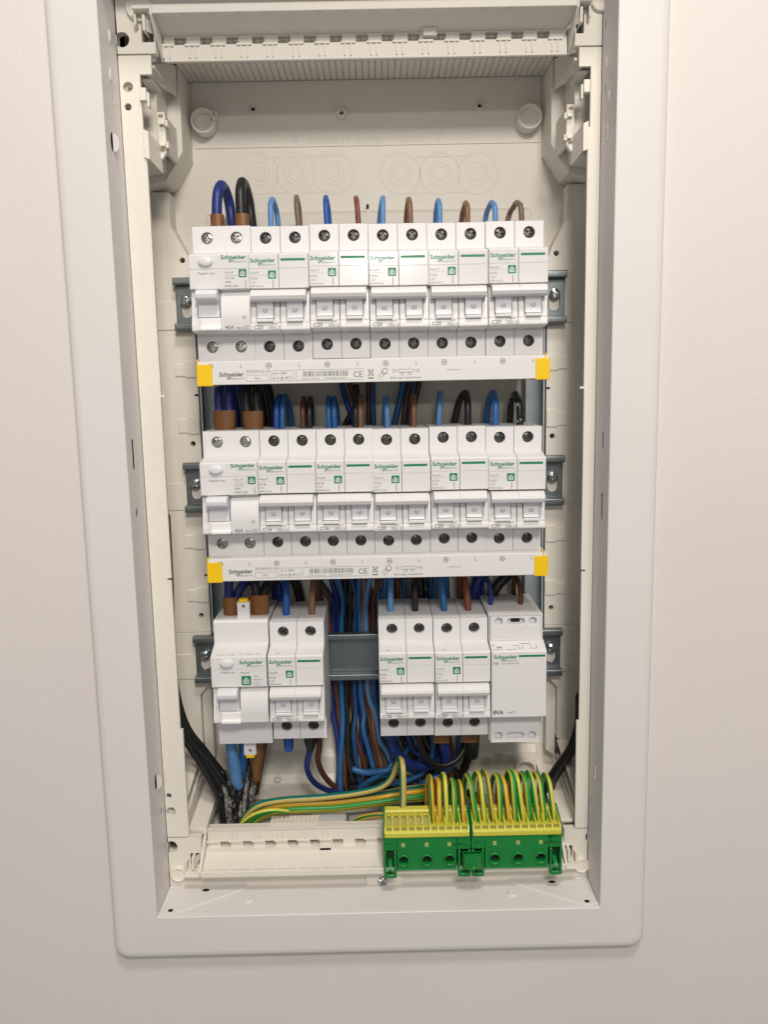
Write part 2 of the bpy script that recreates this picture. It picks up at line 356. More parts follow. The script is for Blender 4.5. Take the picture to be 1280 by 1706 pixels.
# rims beside the opening
SZT, SZB = 136.6, -354.2
def rim(side):
    xo = IX0+0.4 if side < 0 else IX1-0.4; xi = -131.5 if side < 0 else 133.0
    k = -1 if side < 0 else 1
    hl = [circ(P(u, v, -56).x, P(u, v, -56).z, r_, 18) for u, v, r_ in (((213, 145, 3.0), (213, 178, 2.1), (281, 1326, 1.9), (285, 1352, 3.1)) if side < 0 else ((1001, 128, 1.6),(981, 1337, 3.1)))]
    hl = [h for h in hl if all(min(xo, xi)+0.3 < a < max(xo, xi)-0.3 for a, b in h)]
    # outline with the notches the moulding has
    zs = [(SZT-4, 0), (SZT-4, 0)]
    out = [(xo, SZB+0.6), (xo, SZT-0.6), (xi-k*(-9 if False else 0), SZT-0.6)]
    inner = [(xi-k*7, SZT-0.6), (xi-k*7, SZT-11), (xi, SZT-11), (xi, 92), (xi-k*1.2, 92), (xi-k*1.2, -60), (xi-k*3.6, -60), (xi-k*3.6, -61.3), (xi-k*1.0, -61.3),
             (xi-k*1.0, -176), (xi+k*1.6, -176), (xi+k*1.6, -177.4), (xi-k*0.8, -177.4), (xi-k*0.8, -278), (xi-k*2.4, -278), (xi-k*2.4, SZB+0.6)]
    poly = [(xo, SZB+0.6), (xo, SZT-0.6)]+inner
    if side < 0: pass
    mb = MB(); holed(mb, poly, hl, -56, -53.6, TUB, back=True); part('side_rim', mb, bevel=0.0)
    # wall from the rim back to the shelf
    mb = MB(); xw = -146.5 if side < 0 else 147.5
    mb.box(min(xw, xw+k*2), max(xw, xw+k*2), -53.6, 30, SZB, SZT, TUB); part('side_wall', mb)
    mb = MB()
    for u, v in ((213, 145), (285, 1352)) if side < 0 else ((981, 1337),):
        p = P(u, v, -54); mb.disc_y(p.x, p.z, [(3.4, -53.5), (3.3, -52)], TUB, 18, cap=False); mb.disc_y(p.x, p.z, [(3.3, -52), (1.3, -51.8), (1.2, -48)], TUB, 18, cap=False)
    part('screw_boss', mb)
rim(-1); rim(1)
# end panels of the box (above and below), carrying the cable trays
def endpanel(top):
    T = (lambda z: z) if top else (lambda z: -218.6-z)
    za, zb = (SZT+0.3, IZ1) if top else (SZB-0.3, IZ0)
    hs = []
    if top: hs = [circ(P(203, 66, -56).x, P(203, 66, -56).z, 4.2, 20), rect(-129.0, -118, 143, 153.5), rect(120, 128.5, 143.5, 154.5)]
    else: hs = [circ(P(285, 1411, -56).x, P(285, 1411, -56).z, 4.2, 20), circ(P(983, 1394, -56).x+1.2, P(983, 1394, -56).z, 4.0, 20), rect(-129.0, -119, T(155.5), T(147)), rect(120, 129, T(156.5), T(147.5))]
    mb = MB(); zn = T(156.0) if top else T(157.5)
    ol = [(IX0+0.4, za), (-121.4, za), (-121.4, zn), (123.4, zn), (123.4, za), (IX1-0.4, za), (IX1-0.4, zb), (IX0+0.4, zb)]
    hs = [[(min(x, -122.0), z) if x < 0 else (max(x, 124.0), z) for x, z in h] for h in hs]
    holed(mb, ol, hs, -56, -50, TUB, back=False); pn = part('end_panel', mb)
    mb = MB(); zm = za+(0.5 if top else -0.5); mb.quad((IX0, -38, min(zm, zb)), (IX1, -38, min(zm, zb)), (IX1, -38, max(zm, zb)), (IX0, -38, max(zm, zb)), TUB); part('pocket_floor', mb, pn)
    mb = MB()                                 # hinge flaps in the rectangular pockets, with hoods
    for k, x in ((1, -128.5), (-1, 128)):
        zc = T(151.5)
        mb.prism_y([(x+k*1.5, zc-4.3), (x+k*3.3, zc-4.3), (x+k*3.3, zc+4.3), (x+k*1.5, zc+4.3)], -62, -50, TUB)
        s_ = 1 if top else -1
        mb.add([(x+k*3.3, -60, zc+4*s_), (x+k*3.3, -60, zc-4*s_), (x+k*9, -50, zc-4*s_), (x+k*3.3, -50, zc+4*s_)], [(0, 1, 2), (0, 2, 3)], TUB)
        zz = sorted((T(157), T(159)))
        mb.box(*sorted((x-k*3, x+k*13)), -66, -56.2, *zz, TUB); mb.box(*sorted((x-k*3.2, x-k*1.8)), -62, -56.2, *sorted((T(150), T(157))), TUB)
    part('hinge_flap', mb, pn, bevel=0.5)
    mb = MB()
    for (u, v, r_) in (((231, 12, 7.5), (1003, 0, 6)) if top else ((297, 1457, 5.2), (970, 1442, 5.2))):
        p = P(u, v, -58); mb.disc_y(p.x, p.z, [(r_, -56), (r_, -58.4), (r_-0.6, -58.9), (r_-1.1, -58.6), (r_-1.5, -58.0)], TUB, 26)
        k = 1 if p.x < 0 else -1; mb.box(*sorted((p.x+k*(r_-0.5), p.x+k*(r_+22))), -58, -56.1, p.z-2.2, p.z+1.6, TUB)
    part('round_boss', mb, pn)
    return pn
pt = endpanel(True); pb = endpanel(False)
# small cream plate with a screw under the bottom tray
mb = MB(); p = P(638, 1468, -58.5); holed(mb, rrect(p.x-11, p.x+13, p.z-4.5, p.z+6, 1.5, 3), [], -59, -56.1, TUB); pl = part('screw_plate', mb, pb, 0.3)
SCREW_AT = (p.x, p.z+0.5)
mb = MB(); mb.box(p.x-9, p.x-3, -56.6, -56.1, p.z-6.2, p.z-4.8, DARK); mb.box(p.x+3, p.x+9, -56.6, -56.1, p.z-6.2, p.z-4.8, DARK); part('vent_slit', mb, pb)
# cable trays
def tray(top):
    T = (lambda z: z) if top else (lambda z: -218.6-z)
    x0, x1 = -119.5, 121.5; root = MB()
    # floor of the tray and lip
    prof = [(-45, 149.6), (-66, 155.6), (-67.2, 153.4), (-68.4, 153.6), (-68.4, 157.4), (-67.4, 158.6), (-45, 151.6)]
    root.prism_x([(y, T(z)) for y, z in prof][::(1 if top else -1)], x0, x1, TUBD if not top else TUB)
    tr = part('cable_tray', root, pt if top else pb, 0.35)
    band = MB(); teeth = MB(); n = 16; pitch = 15.4; xs = x0+2.5 if top else x0+4.5
    hs = []
    for i in range(n):
        a = xs+i*pitch+0.5
        if a+7 > x1-2: break
        hs.append(rect(a+4.0, a+11.2, *sorted((T(145.0), T(149.2)))))
    holed(band, rect(x0+0.6, x1-0.6, *sorted((T(136.5), T(149.7)))), hs, -46.0, -44.2, TUB if top else TUBD, back=True)
    for i in range(n+1):
        a = xs+i*pitch-2.4
        if a+6 > x1-1: break
        if not top and -40 < a < -12: continue
        teeth.box(a-0.1, a+0.8, -47.0, -46.02, *sorted((T(137.5), T(145.2))), TUB if top else TUBD)
        teeth.box(a+3.4, a+4.3, -47.0, -46.02, *sorted((T(137.5), T(145.2))), TUB if top else TUBD)
        teeth.box(a-2.2, a+6.4, -47.3, -46.02, *sorted((T(144.1), T(145.2))), TUB if top else TUBD)
    teeth.box(x0+0.6, x1-0.6, -46.7, -44, *sorted((T(135.6), T(136.4))), TUB)
    part('slotted_band', band, tr); part('tooth_relief', teeth, tr)
    ends = MB()
    for a, b in ((x0-1.6, x0), (x1, x1+1.6)):
        pr = [(-44.2, 136), (-44.2, 152), (-66.5, 158.2), (-68.2, 156), (-68.2, 153)]
        ends.prism_x([(y, T(z)) for y, z in pr], a, b, TUB)
    part('end_wall', ends, tr, 0.4)
    sl = MB()
    for i in range(19):
        a = x0+4+i*15.4
        if a+12 > x1-2: break
        if not top: sl.box(a, a+12, -66.4, -63.8, T(155.4)+0.0, T(155.4)+1.1, TUBD)
        else: sl.box(a, a+12, -66, -62.5, T(154.0)-0.0, T(154.0)+0.8, TUB)
    part('lip_bead', sl, tr)
    cl = MB(); xc = P(716, 50, -46).x if top else P(543, 1412, -46).x
    cl.box(xc-4, xc+4, -50, -46.05, *sorted((T(146.5), T(150.8))), TUB if top else TUBD); part('latch_block', cl, tr, 0.3)
    return tr
tray(True); tray(False)
# tub: back panel with holes
BY = 25
mb = MB()
holes = [circ(P(u, v, BY).x, P(u, v, BY).z, r_, 14) for u, v, r_ in ((569, 187, 1.5), (421, 181, 1.5), (800, 175, 1.5), (354, 190, 1.6), (463, 1297, 1.5), (300, 700, 1))][:4]
holed(mb, rect(-147, 148, -367.6, 149), holes, BY, BY+3, TUB, outer_walls=False); back = part('back_panel', mb)
mb = MB()                                     # raised plate with the moulded words
zp0, zp1 = P(600, 243, BY).z, 138.5
hh = [circ(P(u, v, BY).x, P(u, v, BY).z, r_, 14) for u, v, r_ in ((569, 187, 1.8), (421, 181, 1.8), (800, 175, 1.8), (354, 190, 1.8))]
holed(mb, rect(-117.8, 119.0, zp0, 147.6), hh, BY-0.7, BY+0.1, TUB); part('marked_plate', mb, back)
mb = MB(); text(mb, 'T oben.top.haut T', P(484, 240, BY).x, P(610, 240, BY).z+0.3, 6.2, BY-0.78, mat('letter_relief_shade', (0.71, 0.68, 0.605), 0.6), width=P(740, 235, BY).x-P(484, 240, BY).x); part('moulded_lettering', mb, back)  # flat letters, slightly darker than the plate in place of relief shading
mb = MB()                                     # sleeves round the holes, big cups
for u, v, r_, dep in ((569, 187, 3.6, 5), (421, 181, 2.6, 3), (800, 175, 2.6, 3), (354, 190, 2.8, 9)):
    p = P(u, v, BY-dep); mb.disc_y(p.x, p.z, [(r_, BY-0.7), (r_, BY-dep+0.6), (r_-0.5, BY-dep), (1.6, BY-dep), (1.5, BY+2)], TUB, 20, cap=False)
part('screw_sleeve', mb, back)
def cup(u, v, r_, dep, par):
    mb = MB(); p = P(u, v, BY-dep); mb.disc_y(p.x, p.z, [(r_+0.3, BY), (r_, BY-dep+0.4), (r_-0.5, BY-dep), (r_-1.1, BY-dep), (r_-1.5, BY-dep+0.6), (r_-1.9, BY-4)], TUB, 28); part('moulded_cup', mb, par)
cup(337, 200, 8.2, 12, back); cup(884, 193, 8.2, 12, back); cup(877, 1284, 8.0, 14, back)
# knock-outs
for u in (432, 495, 556, 668, 733, 796):
    p = P(u, 288, BY); mb = MB()
    for r_, t in ((13.6, 0.35), (7.5, 0.3), (4.8, 0.3)): mb.disc_y(p.x, p.z, [(r_+0.9, BY-0.03), (r_+0.2, BY-t*0.6), (r_-0.2, BY-t*0.6), (r_-0.9, BY-0.03)], TUB, 40, cap=False)
    part('knockout_ring', mb, back)
mb = MB()
for a, b in ((410, 600), (650, 820)):
    for v in (262, 322):
        p, q = P(a+25, v, BY), P(b-35, v-3, BY); mb.prism_x([(BY+0.05, p.z-0.9), (BY-0.18, p.z), (BY+0.05, p.z+0.9)], p.x, q.x, TUB)
part('raised_rib', mb, back)
# floor strip steps behind the first rail and at the bottom
mb = MB(); p = P(500, 352, BY); mb.prism_x([(BY+0.2, p.z+0.0), (BY-3.5, p.z-3), (BY-3.5, p.z-46), (BY+0.2, p.z-50)], -112, 112, TUB)
q = P(500, 1255, BY); mb.prism_x([(BY+0.2, -330), (BY-5, -334), (BY-5, -348), (BY-9, -353), (BY-9, -366), (BY+0.2, -366)], -119, 119, TUB)
part('moulded_step', mb, back, 0.6)
mb = MB()
p = P(463, 1297, BY-9); mb.disc_y(p.x, p.z, [(2.6, BY-9), (2.4, BY-10.5), (1.3, BY-10.6), (1.2, BY-6)], TUB, 18, cap=True)
p = P(613, 361, BY-4)
mb.box(p.x-1, p.x+1, BY-4.6, BY-3.4, p.z-8, p.z+8, TUB); mb.box(p.x-0.9, p.x+0.9, BY-4.9, BY-4.0, p.z+5, p.z+8, DARK)
part('moulded_detail', mb, back)
# grooved ceiling made of slats
slat = MB(); slat.box(-1.95, 1.95, -42, BY-0.6, 0, 1.4, TUB); sm = slat.mesh('slat', 0.25, 1)
mb = MB(); mb.box(-121, 121.5, -43.9, BY, 149.6, 152, TUB); ceil = part('ceiling_panel', mb)
for i in range(57): link('slat', sm, ceil, (-118.8+i*4.25, 0, 148.2))
mb = MB(); mb.box(-147, 148, -50, BY+2, -370, -367.6, TUB); part('floor_panel', mb)
# shelves left and right of the rails with their moulded steps
for k in (-1, 1):
    X = lambda a: k*a+ (0.5 if k > 0 else 0)
    mb = MB(); out = [(X(147), 74), (X(134), 74), (X(133.5), 52), (X(123.5), 33), (X(121.0), 26), (X(121.0), -231), (X(147), -231)]
    if k > 0: out = out[::-1]
    hs = [circ(P(u, v, 4).x, P(u, v, 4).z, 1.9, 14) for u, v in (((301, 432), (319, 740), (333, 1028)) if k < 0 else ((930, 420), (923, 727), (921, 1015)))]
    hs += [circ(P(u, v, 4).x, P(u, v, 4).z, 1.0, 8, 0.7) for u, v in (((322, 662), (336, 949)) if k < 0 else ((921, 651), (918, 942)))][:0]
    holed(mb, out, hs, 8.4, BY, TUB, hm=TUB); sh = part('side_shelf', mb, bevel=0.0)
    mb = MB(); mb.quad((X(147), 9, -240), (X(118), 9, -240), (X(118), 9, 80), (X(147), 9, 80), TUB) if False else None
    # raised pads: (z top, z bottom, inner x, outer x)
    for zt, zb_, xi, xo in ((2.5, -16.5, 130.5, 147), (-122.5, -141.5, 130.5, 147), (-247.5, -266.5, 130.5, 147)):
        q = MB(); q.box(*sorted((X(xi), X(xo))), 7.7 if zt > -200 else 7.7, 8.5 if zt > -200 else 25, zb_, zt, TUB); part('rail_pad', q, sh, 0.5)
    for zt, zb_ in ((-38, -49), (-76, -88), (-158, -170), (-198, -209)):
        q = MB(); pr = [(X(136), zt-1.5), (X(129.5), zt-1.5), (X(129.5), zt), (X(121.2), zt), (X(121.2), zb_), (X(129), zb_), (X(129.5), zb_+1), (X(136), zb_+1)]
        if k > 0: pr = pr[::-1]
        q.prism_y(pr, 7.5, 8.5, TUB); part('stepped_pad', q, sh, 0.5)
    q = MB()
    for zt in (-61, -189): q.box(*sorted((X(121.05), X(123.4))), 8.1, 8.6, zt-0.7, zt+0.7, DARK)
    part('notch', q, sh)
    # lower shelf, with the diagonal step below the third rail
    mb = MB(); out = [(X(147), -231.2), (X(121.0), -231.2), (X(121.0), -268), (X(131), -279), (X(131), -318), (X(147), -330)]
    if k > 0: out = out[::-1]
    mb.prism_y(out, 8.4, BY, TUB)
    out = [(X(131.1), -268), (X(121.0), -268), (X(124), -272), (X(124), -330), (X(131.1), -335)]
    if k > 0: out = out[::-1]
    mb.prism_y(out, 14, BY, TUB); part('lower_shelf', mb, bevel=0.8)
    # corner bracket block above
    mb = MB(); pr = [(X(147), 149), (X(121), 149), (X(119.5), 146), (X(119.5), 96), (X(131), 78), (X(147), 74)]
    if k > 0: pr = pr[::-1]
    mb.prism_y(pr, -6, BY, TUB)
    pr = [(X(147), 149), (X(128), 149), (X(128), 96), (X(131), 82), (X(147), 80)]
    if k > 0: pr = pr[::-1]
    mb.prism_y(pr, -34, -6, TUB)
    br = part('corner_bracket', mb, bevel=0.8)
    wd = MB()                                  # slanting cheek between rim and back panel
    def pt3(y, z, x): return (X(x), y, z)
    wd.add([pt3(-52, 142, 131), pt3(-52, 128, 131), pt3(-8, 128, 121), pt3(-8, 147, 121)], [(0, 1, 2, 3)] if k > 0 else [(3, 2, 1, 0)], TUB)
    wd.box(*sorted((X(124), X(131.6))), -50, -8, 131, 132.6, TUB); wd.box(*sorted((X(126), X(132))), -50, -30, 124, 125.4, TUB)
    part('slanting_cheek', wd, br)
    cp = MB(); zc0, zc1 = 84, 110.5
    pr = [(X(127.5), zc0+3), (X(125.8), zc0-1.5), (X(122.5), zc0+3), (X(122.5), zc1), (X(127.5), zc1)]
    if k > 0: pr = pr[::-1]
    cp.prism_y(pr, -38, -34, TUB); cp.box(*sorted((X(122.8), X(125))), -34, -6, zc0+3.5, zc1-1, TUB)
    clip = part('clip_plate', cp, br, 0.5)
    hk = MB()
    for z in (zc0+6, zc1-8):
        hk.box(*sorted((X(121.5), X(125.5))), -41, -37.5, z, z+1.8, TUB); hk.box(*sorted((X(120.5), X(122.3))), -41, -33, z-1.2, z+2.2, TUB)
    hk.box(*sorted((X(123.6), X(126.4))), -38.2, -37.9, zc1-3.4, zc1-1.6, mat('amber_pocket', (0.30, 0.22, 0.12), 0.5)); hk.box(*sorted((X(123.6), X(126.4))), -38.2, -37.9, zc0+3.4, zc0+5.2, mat('amber_pocket', (0.30, 0.22, 0.12), 0.5))
    part('hook', hk, clip, 0.2)
    tb = MB(); za = P(243, 150, -57).z; tb.box(*sorted((X(128.0), X(131.6))), -58.5, -54, za-6, za+1, TUB); tb.box(*sorted((X(126.8), X(128.0))), -56.5, -52, za-9, za-1, TUB)
    za = P(243, 215, -57).z; pr = [(X(131.4), za), (X(128.2), za-1.5), (X(128.2), za-17), (X(131.4), za-16)]
    if k > 0: pr = pr[::-1]
    tb.prism_y(pr, -57.5, -54, TUB); tb.add([pt3(-55, za-1.5, 128.2), pt3(-36, za-4, 126), pt3(-36, za-20, 126), pt3(-55, za-17, 128.2)], [(0, 1, 2, 3)], TUB)
    part('locking_tab', tb, br, 0.3)
    # ribs in the lower corner
    rb = MB()
    for i, (z, d) in enumerate(((-323, -50), (-334, -44))):
        rb.prism_x([(-52, z-9), (-52, z-11), (8, z+2), (8, z+4)], *sorted((X(131), X(147))), TUB)
        rb.prism_x([(-52, z-9), (-52, z-22), (8, z-22), (8, z+2)], *sorted((X(138+i*2), X(139.4+i*2))), TUB)
    rb.prism_x([(-48, -352), (-48, -357), (BY, -357), (BY, -345)], *sorted((X(119), X(131))), TUB)
    rb.prism_x([(-48, -344), (-48, -357), (BY, -357), (BY, -335)], *sorted((X(131), X(134))), TUB)
    part('corner_rib', rb, bevel=0.4)
# vertical carrier strips behind the rails
for x0, x1 in ((-120.0, -110.0), (107.5, 120.5)):
    mb = MB(); mb.box(x0, x1, 11.0, 12.4, -232, 22, BAR); mb.box(*( (x0, x0+1.2) if x0 < 0 else (x1-1.2, x1)), 8.8, 11.0, -232, 22, BAR); part('carrier_strip', mb, bevel=0.3)
# ================================================================== rails
def cross_r(a, hw, L):                       # outline radius of a Phillips recess
    a = (a+math.pi/4) % (math.pi/2)-math.pi/4
    return min(L/max(math.cos(a), 1e-3), hw/max(abs(math.sin(a)), 1e-3))
def screw_mesh(R_, m, dome=0.5):
    mb = MB(); n = 32; A = [2*math.pi*i/n for i in range(n)]
    rg = lambda f, y: [(f(a)*math.cos(a), y, f(a)*math.sin(a)) for a in A]
    cr = lambda a: cross_r(a, 0.19*R_, 0.66*R_)
    mb.loops([rg(lambda a: R_, 2.2), rg(lambda a: R_, 0.35), rg(lambda a: R_*0.93, 0), rg(lambda a: max(R_*0.5, cr(a)*1.08), -dome*0.7), rg(cr, -dome*0.8), rg(lambda a: cr(a)*0.8, 1.3)], m, cap1=True, smooth=False)
    return mb.mesh('screw')
link('plate_screw', screw_mesh(3.2, mat('bright_screw', (0.5, 0.53, 0.55), 0.25, metal=0.95, var=0.2, vscale=600), 0.8), pb, (SCREW_AT[0], -60.5, SCREW_AT[1]), (0, 0.4, 0))
def rail(z, label, rng):
    x0, x1 = rng
    t = thing('din_rail', label, 'rail', (0, 0, z), 'steel mounting rails')
    mb = MB()
    e = 17.5
    prof = [(0, e), (0, e-5), (6.3, e-5), (6.3, -e+5), (0, -e+5), (0, -e), (1.2, -e), (1.2, -e+4), (7.5, -e+4), (7.5, e-4), (1.2, e-4), (1.2, e)]
    # middle web with the slotted screw holes, lips and steps
    hs = [slot(x, -2.5, 2.5, 3.6, 8, True) for x in (x0+7.5, x1-7.5)]
    holed(mb, rect(x0+0.6, x1-0.6, -e+5, e-5), hs, 6.3, 7.6, ZINC, back=True)
    for s_ in (1, -1):
        c = [(2.2+2.0*math.cos(a), s_*(e-2.4)+2.0*math.sin(a)) for a in [2*math.pi*i/10 for i in range(10)]]
        mb.prism_x([(0, s_*(e-0.8)), (0.9, s_*e), (6, s_*e), (6, s_*(e-1.4)), (1.4, s_*(e-1.6)), (1.4, s_*(e-3.8)), (7.4, s_*(e-3.8)), (7.4, s_*(e-5.0)), (0.9, s_*(e-5.0)), (0, s_*(e-4.2))][::s_], x0, x1, ZINC)
    link('rail_profile', mb.mesh('rail_profile', 0.3, 1), t)
    sm_ = cached('railscrew', lambda: screw_mesh(3.6, mat('bright_screw', (0.5, 0.53, 0.55), 0.25, metal=0.95, var=0.2, vscale=600), 1.0))
    for x in (x0+7.5, x1-7.5): link('rail_screw', sm_, t, (x, 3.6, 2.5), (0, rnd.uniform(0, 1.5), 0))
    return t
rail(0, 'zinc mounting rail behind the top row of breakers', (-132.8, 133.4))
rail(-125, 'zinc mounting rail behind the middle row of breakers', (-132.8, 133.4))
rail(-250, 'zinc mounting rail showing bare in the gap of the bottom row', (-132.8, 133.4))
# ================================================================== devices
FY = -61.5; SH = -46
SCR_D = screw_mesh(3.15, SCREWD, 0.4); SCR_B = screw_mesh(3.3, SCREW, 0.4)
ringm = lambda r0, r1, n=24: None
def side_cut(): return [(5.5, 41), (5.5, 19.2), (-1, 19.2), (-1, -19.2), (5.5, -19.2), (5.5, -40)]
def shoulder(mb, x0, x1, z0, z1, holes, m=DEV, slotz=None):
    holed(mb, rect(x0, x1, z0, z1), [circ(x, z, 3.6, 24) for x, z in holes], SH, SH+4.5, m, hm=m)
def mcb_body():
    mb = MB(); x0, x1 = 0.12, 17.88
    pr = side_cut()+[(SH+4.5, -40), (SH+4.5, -23.6), (SH, -23.6), (-59.8, -22.6), (-60.6, -21.8), (-60.3, -18), (-58.2, -15), (-56.4, -10), (-55.6, -4), (-55.6, 1.9), (-60.6, 2.4), (-60.6, 22.0), (-60.0, 22.7), (SH, 25.5), (SH+4.5, 25.5), (SH+4.5, 41)]
    mb.prism_x(pr, x0, x1, DEV)
    return mb.mesh('pole_body', 0.22, 1)
def mcb_term(z0, z1, zc_, lines):
    mb = MB(); shoulder(mb, 0.12, 17.88, z0, z1, [(9, zc_)])
    for a, b in lines: mb.box(8.91, 9.09, SH-0.03, SH+0.2, a, b, INKL)
    if z0 < 0: mb.box(4.5, 13.5, SH-0.25, SH+0.1, -24.5, -24.0, DEV2)
    return mb.mesh('terminal_shoulder', 0.15, 1)
def pillar(a, b):
    mb = MB(); mb.prism_x([(-55.4, 1.8), (-57.5, 0), (-58.6, -4), (-59.2, -10), (-60.4, -16), (-60.5, -18), (-56, -18)], a, b, DEV)
    return mb.mesh('side_guard', 0.3, 1)
def mcb_handle():
    mb = MB(); pr = [(-56, 1.3), (-62.0, 1.5), (-65.2, 0.8), (-67.2, -0.8), (-67.6, -2.6), (-66.6, -4.6), (-64.2, -5.6), (-56, -5.4)]
    mb.prism_x(pr, 1.3, 34.4, DEV, smooth=False); mb.box(17.85, 18.0, -67.7, -60, -5.2, 1.0, DEV2)
    return mb.mesh('handle_bar', 0.5, 2)
def mcb_toggle():
    mb = MB(); mb.prism_x([(-54, -5), (-61.8, -5), (-60.6, -8.5), (-60.2, -11), (-60.6, -13.5), (-61.4, -15.2), (-54, -15.4)], -5, 5, DEV2)
    return mb.mesh('toggle', 0.3, 1)
def mcb_mark():
    mb = MB(); n = 20
    for r_, a_ in ((1.55, 0), ):
        mb.loops([[(q*math.cos(2*math.pi*i/n), -60.46, -10.4+q*math.sin(2*math.pi*i/n)) for i in range(n)] for q in (r_, r_-0.3)], INKL)
    mb.loops([[(q*math.cos(2*math.pi*i/4), -60.45, -10.4+q*math.sin(2*math.pi*i/4)) for i in range(4)] for q in (1.1, 0.8)], INKL)
    return mb.mesh('toggle_mark')
def mcb_lip():
    mb = MB(); mb.prism_x([(-55, -15.6), (-62.6, -15.6), (-62.4, -17.2), (-60, -17.6), (-55, -17.6)], -4.9, 4.9, LIP); return mb.mesh('toggle_lip', 0.15, 1)
def logo(mb, x, z, wd, y, m, m2=None, h=2.35):
    text(mb, 'Schneider', x, z, h, y, m, width=wd, bold=0.028)
    # descender loop of the n
    a = x+wd*0.37; pts = [(a+wd*0.075, z+0.2), (a+wd*0.06, z-1.2), (a-wd*0.01, z-1.9), (a-wd*0.05, z-1.1), (a+wd*0.0, z-0.35), (a+wd*0.10, z-0.55)]
    for (p, q) in zip(pts, pts[1:]):
        d = Vector((q[0]-p[0], q[1]-p[1])).normalized()*0.22; nx, nz = -d.y, d.x
        flat(mb, [(p[0]-nx, p[1]-nz), (q[0]-nx, q[1]-nz), (q[0]+nx, q[1]+nz), (p[0]+nx, p[1]+nz)][::-1], y-0.01, m)
    text(mb, 'Electric', x+wd*0.47, z-1.95, 1.15, y, m2 or m, width=wd*0.53, bold=0.0)
def house(mb, cx, cz, s_, y):
    flat(mb, [(cx+a, cz+b) for a, b in rrect(-s_/2, s_/2, -s_/2, s_/2, s_*0.08, 2)], y, INKG)
    k = s_*0.5; o = [(-0.62, -0.66), (0.62, -0.66), (0.62, 0.05), (0, 0.68), (-0.62, 0.05)]; i_ = [(-0.46, -0.5), (0.46, -0.5), (0.46, -0.02), (0, 0.45), (-0.46, -0.02)]
    n = 5; mb.add([(cx+a*k, y-0.03, cz+b*k) for a, b in o+i_], [(j, (j+1) % n, n+(j+1) % n, n+j) for j in range(n)], INKW)
    for rr_, a0, a1 in ((0.30, 30, 300), (0.15, 200, 470)):
        for t in range(5):
            A, B_ = math.radians(a0+(a1-a0)*t/5), math.radians(a0+(a1-a0)*(t+1)/5)
            mb.add([(cx+k*q*math.cos(c), y-0.03, cz-0.16*k+k*q*math.sin(c)) for q, c in ((rr_-.06, A), (rr_+.06, A), (rr_+.06, B_), (rr_-.06, B_))], [(3, 2, 1, 0)], INKW)
LY = -60.95
def strip_label(x1, z0, z1, y):
    mb = MB(); mb.box(0.4, x1, y, -60.55, z0, z1, LAB); return mb.mesh('label', 0.06, 1)
def mcb_green():
    mb = MB(); logo(mb, 1.0, 17.6, 15.2, LY, INKG); house(mb, 14.0, 10.4, 4.9, LY-0.0+0.05)
    flat(mb, rrect(19.3, 34.0, 18.3, 19.75, 0.4, 2), LY, INKG); return mb.mesh('brand_print')
def mcb_print(rt, code, strong):
    mb = MB(); m = INK if strong else INKL; y = -60.9
    text(mb, 'Resi9', 1.0, 11.0, 1.25, y, m, width=5.2); flat(mb, rect(1.0, 10.2, 10.1, 10.2), y, INKL)
    text(mb, 'MCB', 0.8, 7.6, 1.35, y, m, width=4.2); text(mb, rt, 0.8, 5.4, 1.25, y, m, width=3.2); text(mb, code, 0.8, 3.2, 1.2, y, m, width=7.8)
    flat(mb, rect(14.2, 14.7, 2.9, 7.2), y, INKL)
    text(mb, rt, 1.8, -21.3, 2.2, -60.72, INK, width=5.6 if len(rt) < 4 else 6)
    text(mb, '400V~', 13.0, -18.9, 0.9, -60.62, INK, width=4.0); text(mb, '3000  3', 11.4, -21.2, 1.05, -60.72, INKL, width=5.6); outline(mb, 11.0, 17.3, -21.6, -19.7, -60.72, 0.12, INKL)
    return mb.mesh('printed_text')
def screws(t, pts, me, y=-43.4, name='terminal_screw'):
    for x, z in pts: link(name, me, t, (x, y, z), (0, rnd.uniform(0, 1.57), 0))
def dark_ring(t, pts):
    me = cached('wellfloor', lambda: (lambda m: (m.disc_y(0, 0, [(3.7, 0.3), (3.6, 0)], DARK, 20), m)[1])(MB()).mesh('screw_well_shade'))  # black disc on the well floor paints the shade round the screw
    for x, z in pts: link('screw_well_shade', me, t, (x, SH+4.3, z))
def ledge_print(t, sx=0):
    def f():
        mb = MB(); sl = (0.965, 0.26); text(mb, 'CE', 5, 23.4, 1.3, -58.4, INKL, slope=(0.92, 0.36)); text(mb, '~~', 13, 23.4, 1.2, -58.4, INKL, slope=(0.92, 0.36)); return mb.mesh('ledge_print')
    link('ledge_print', cached('ledge', f), t)
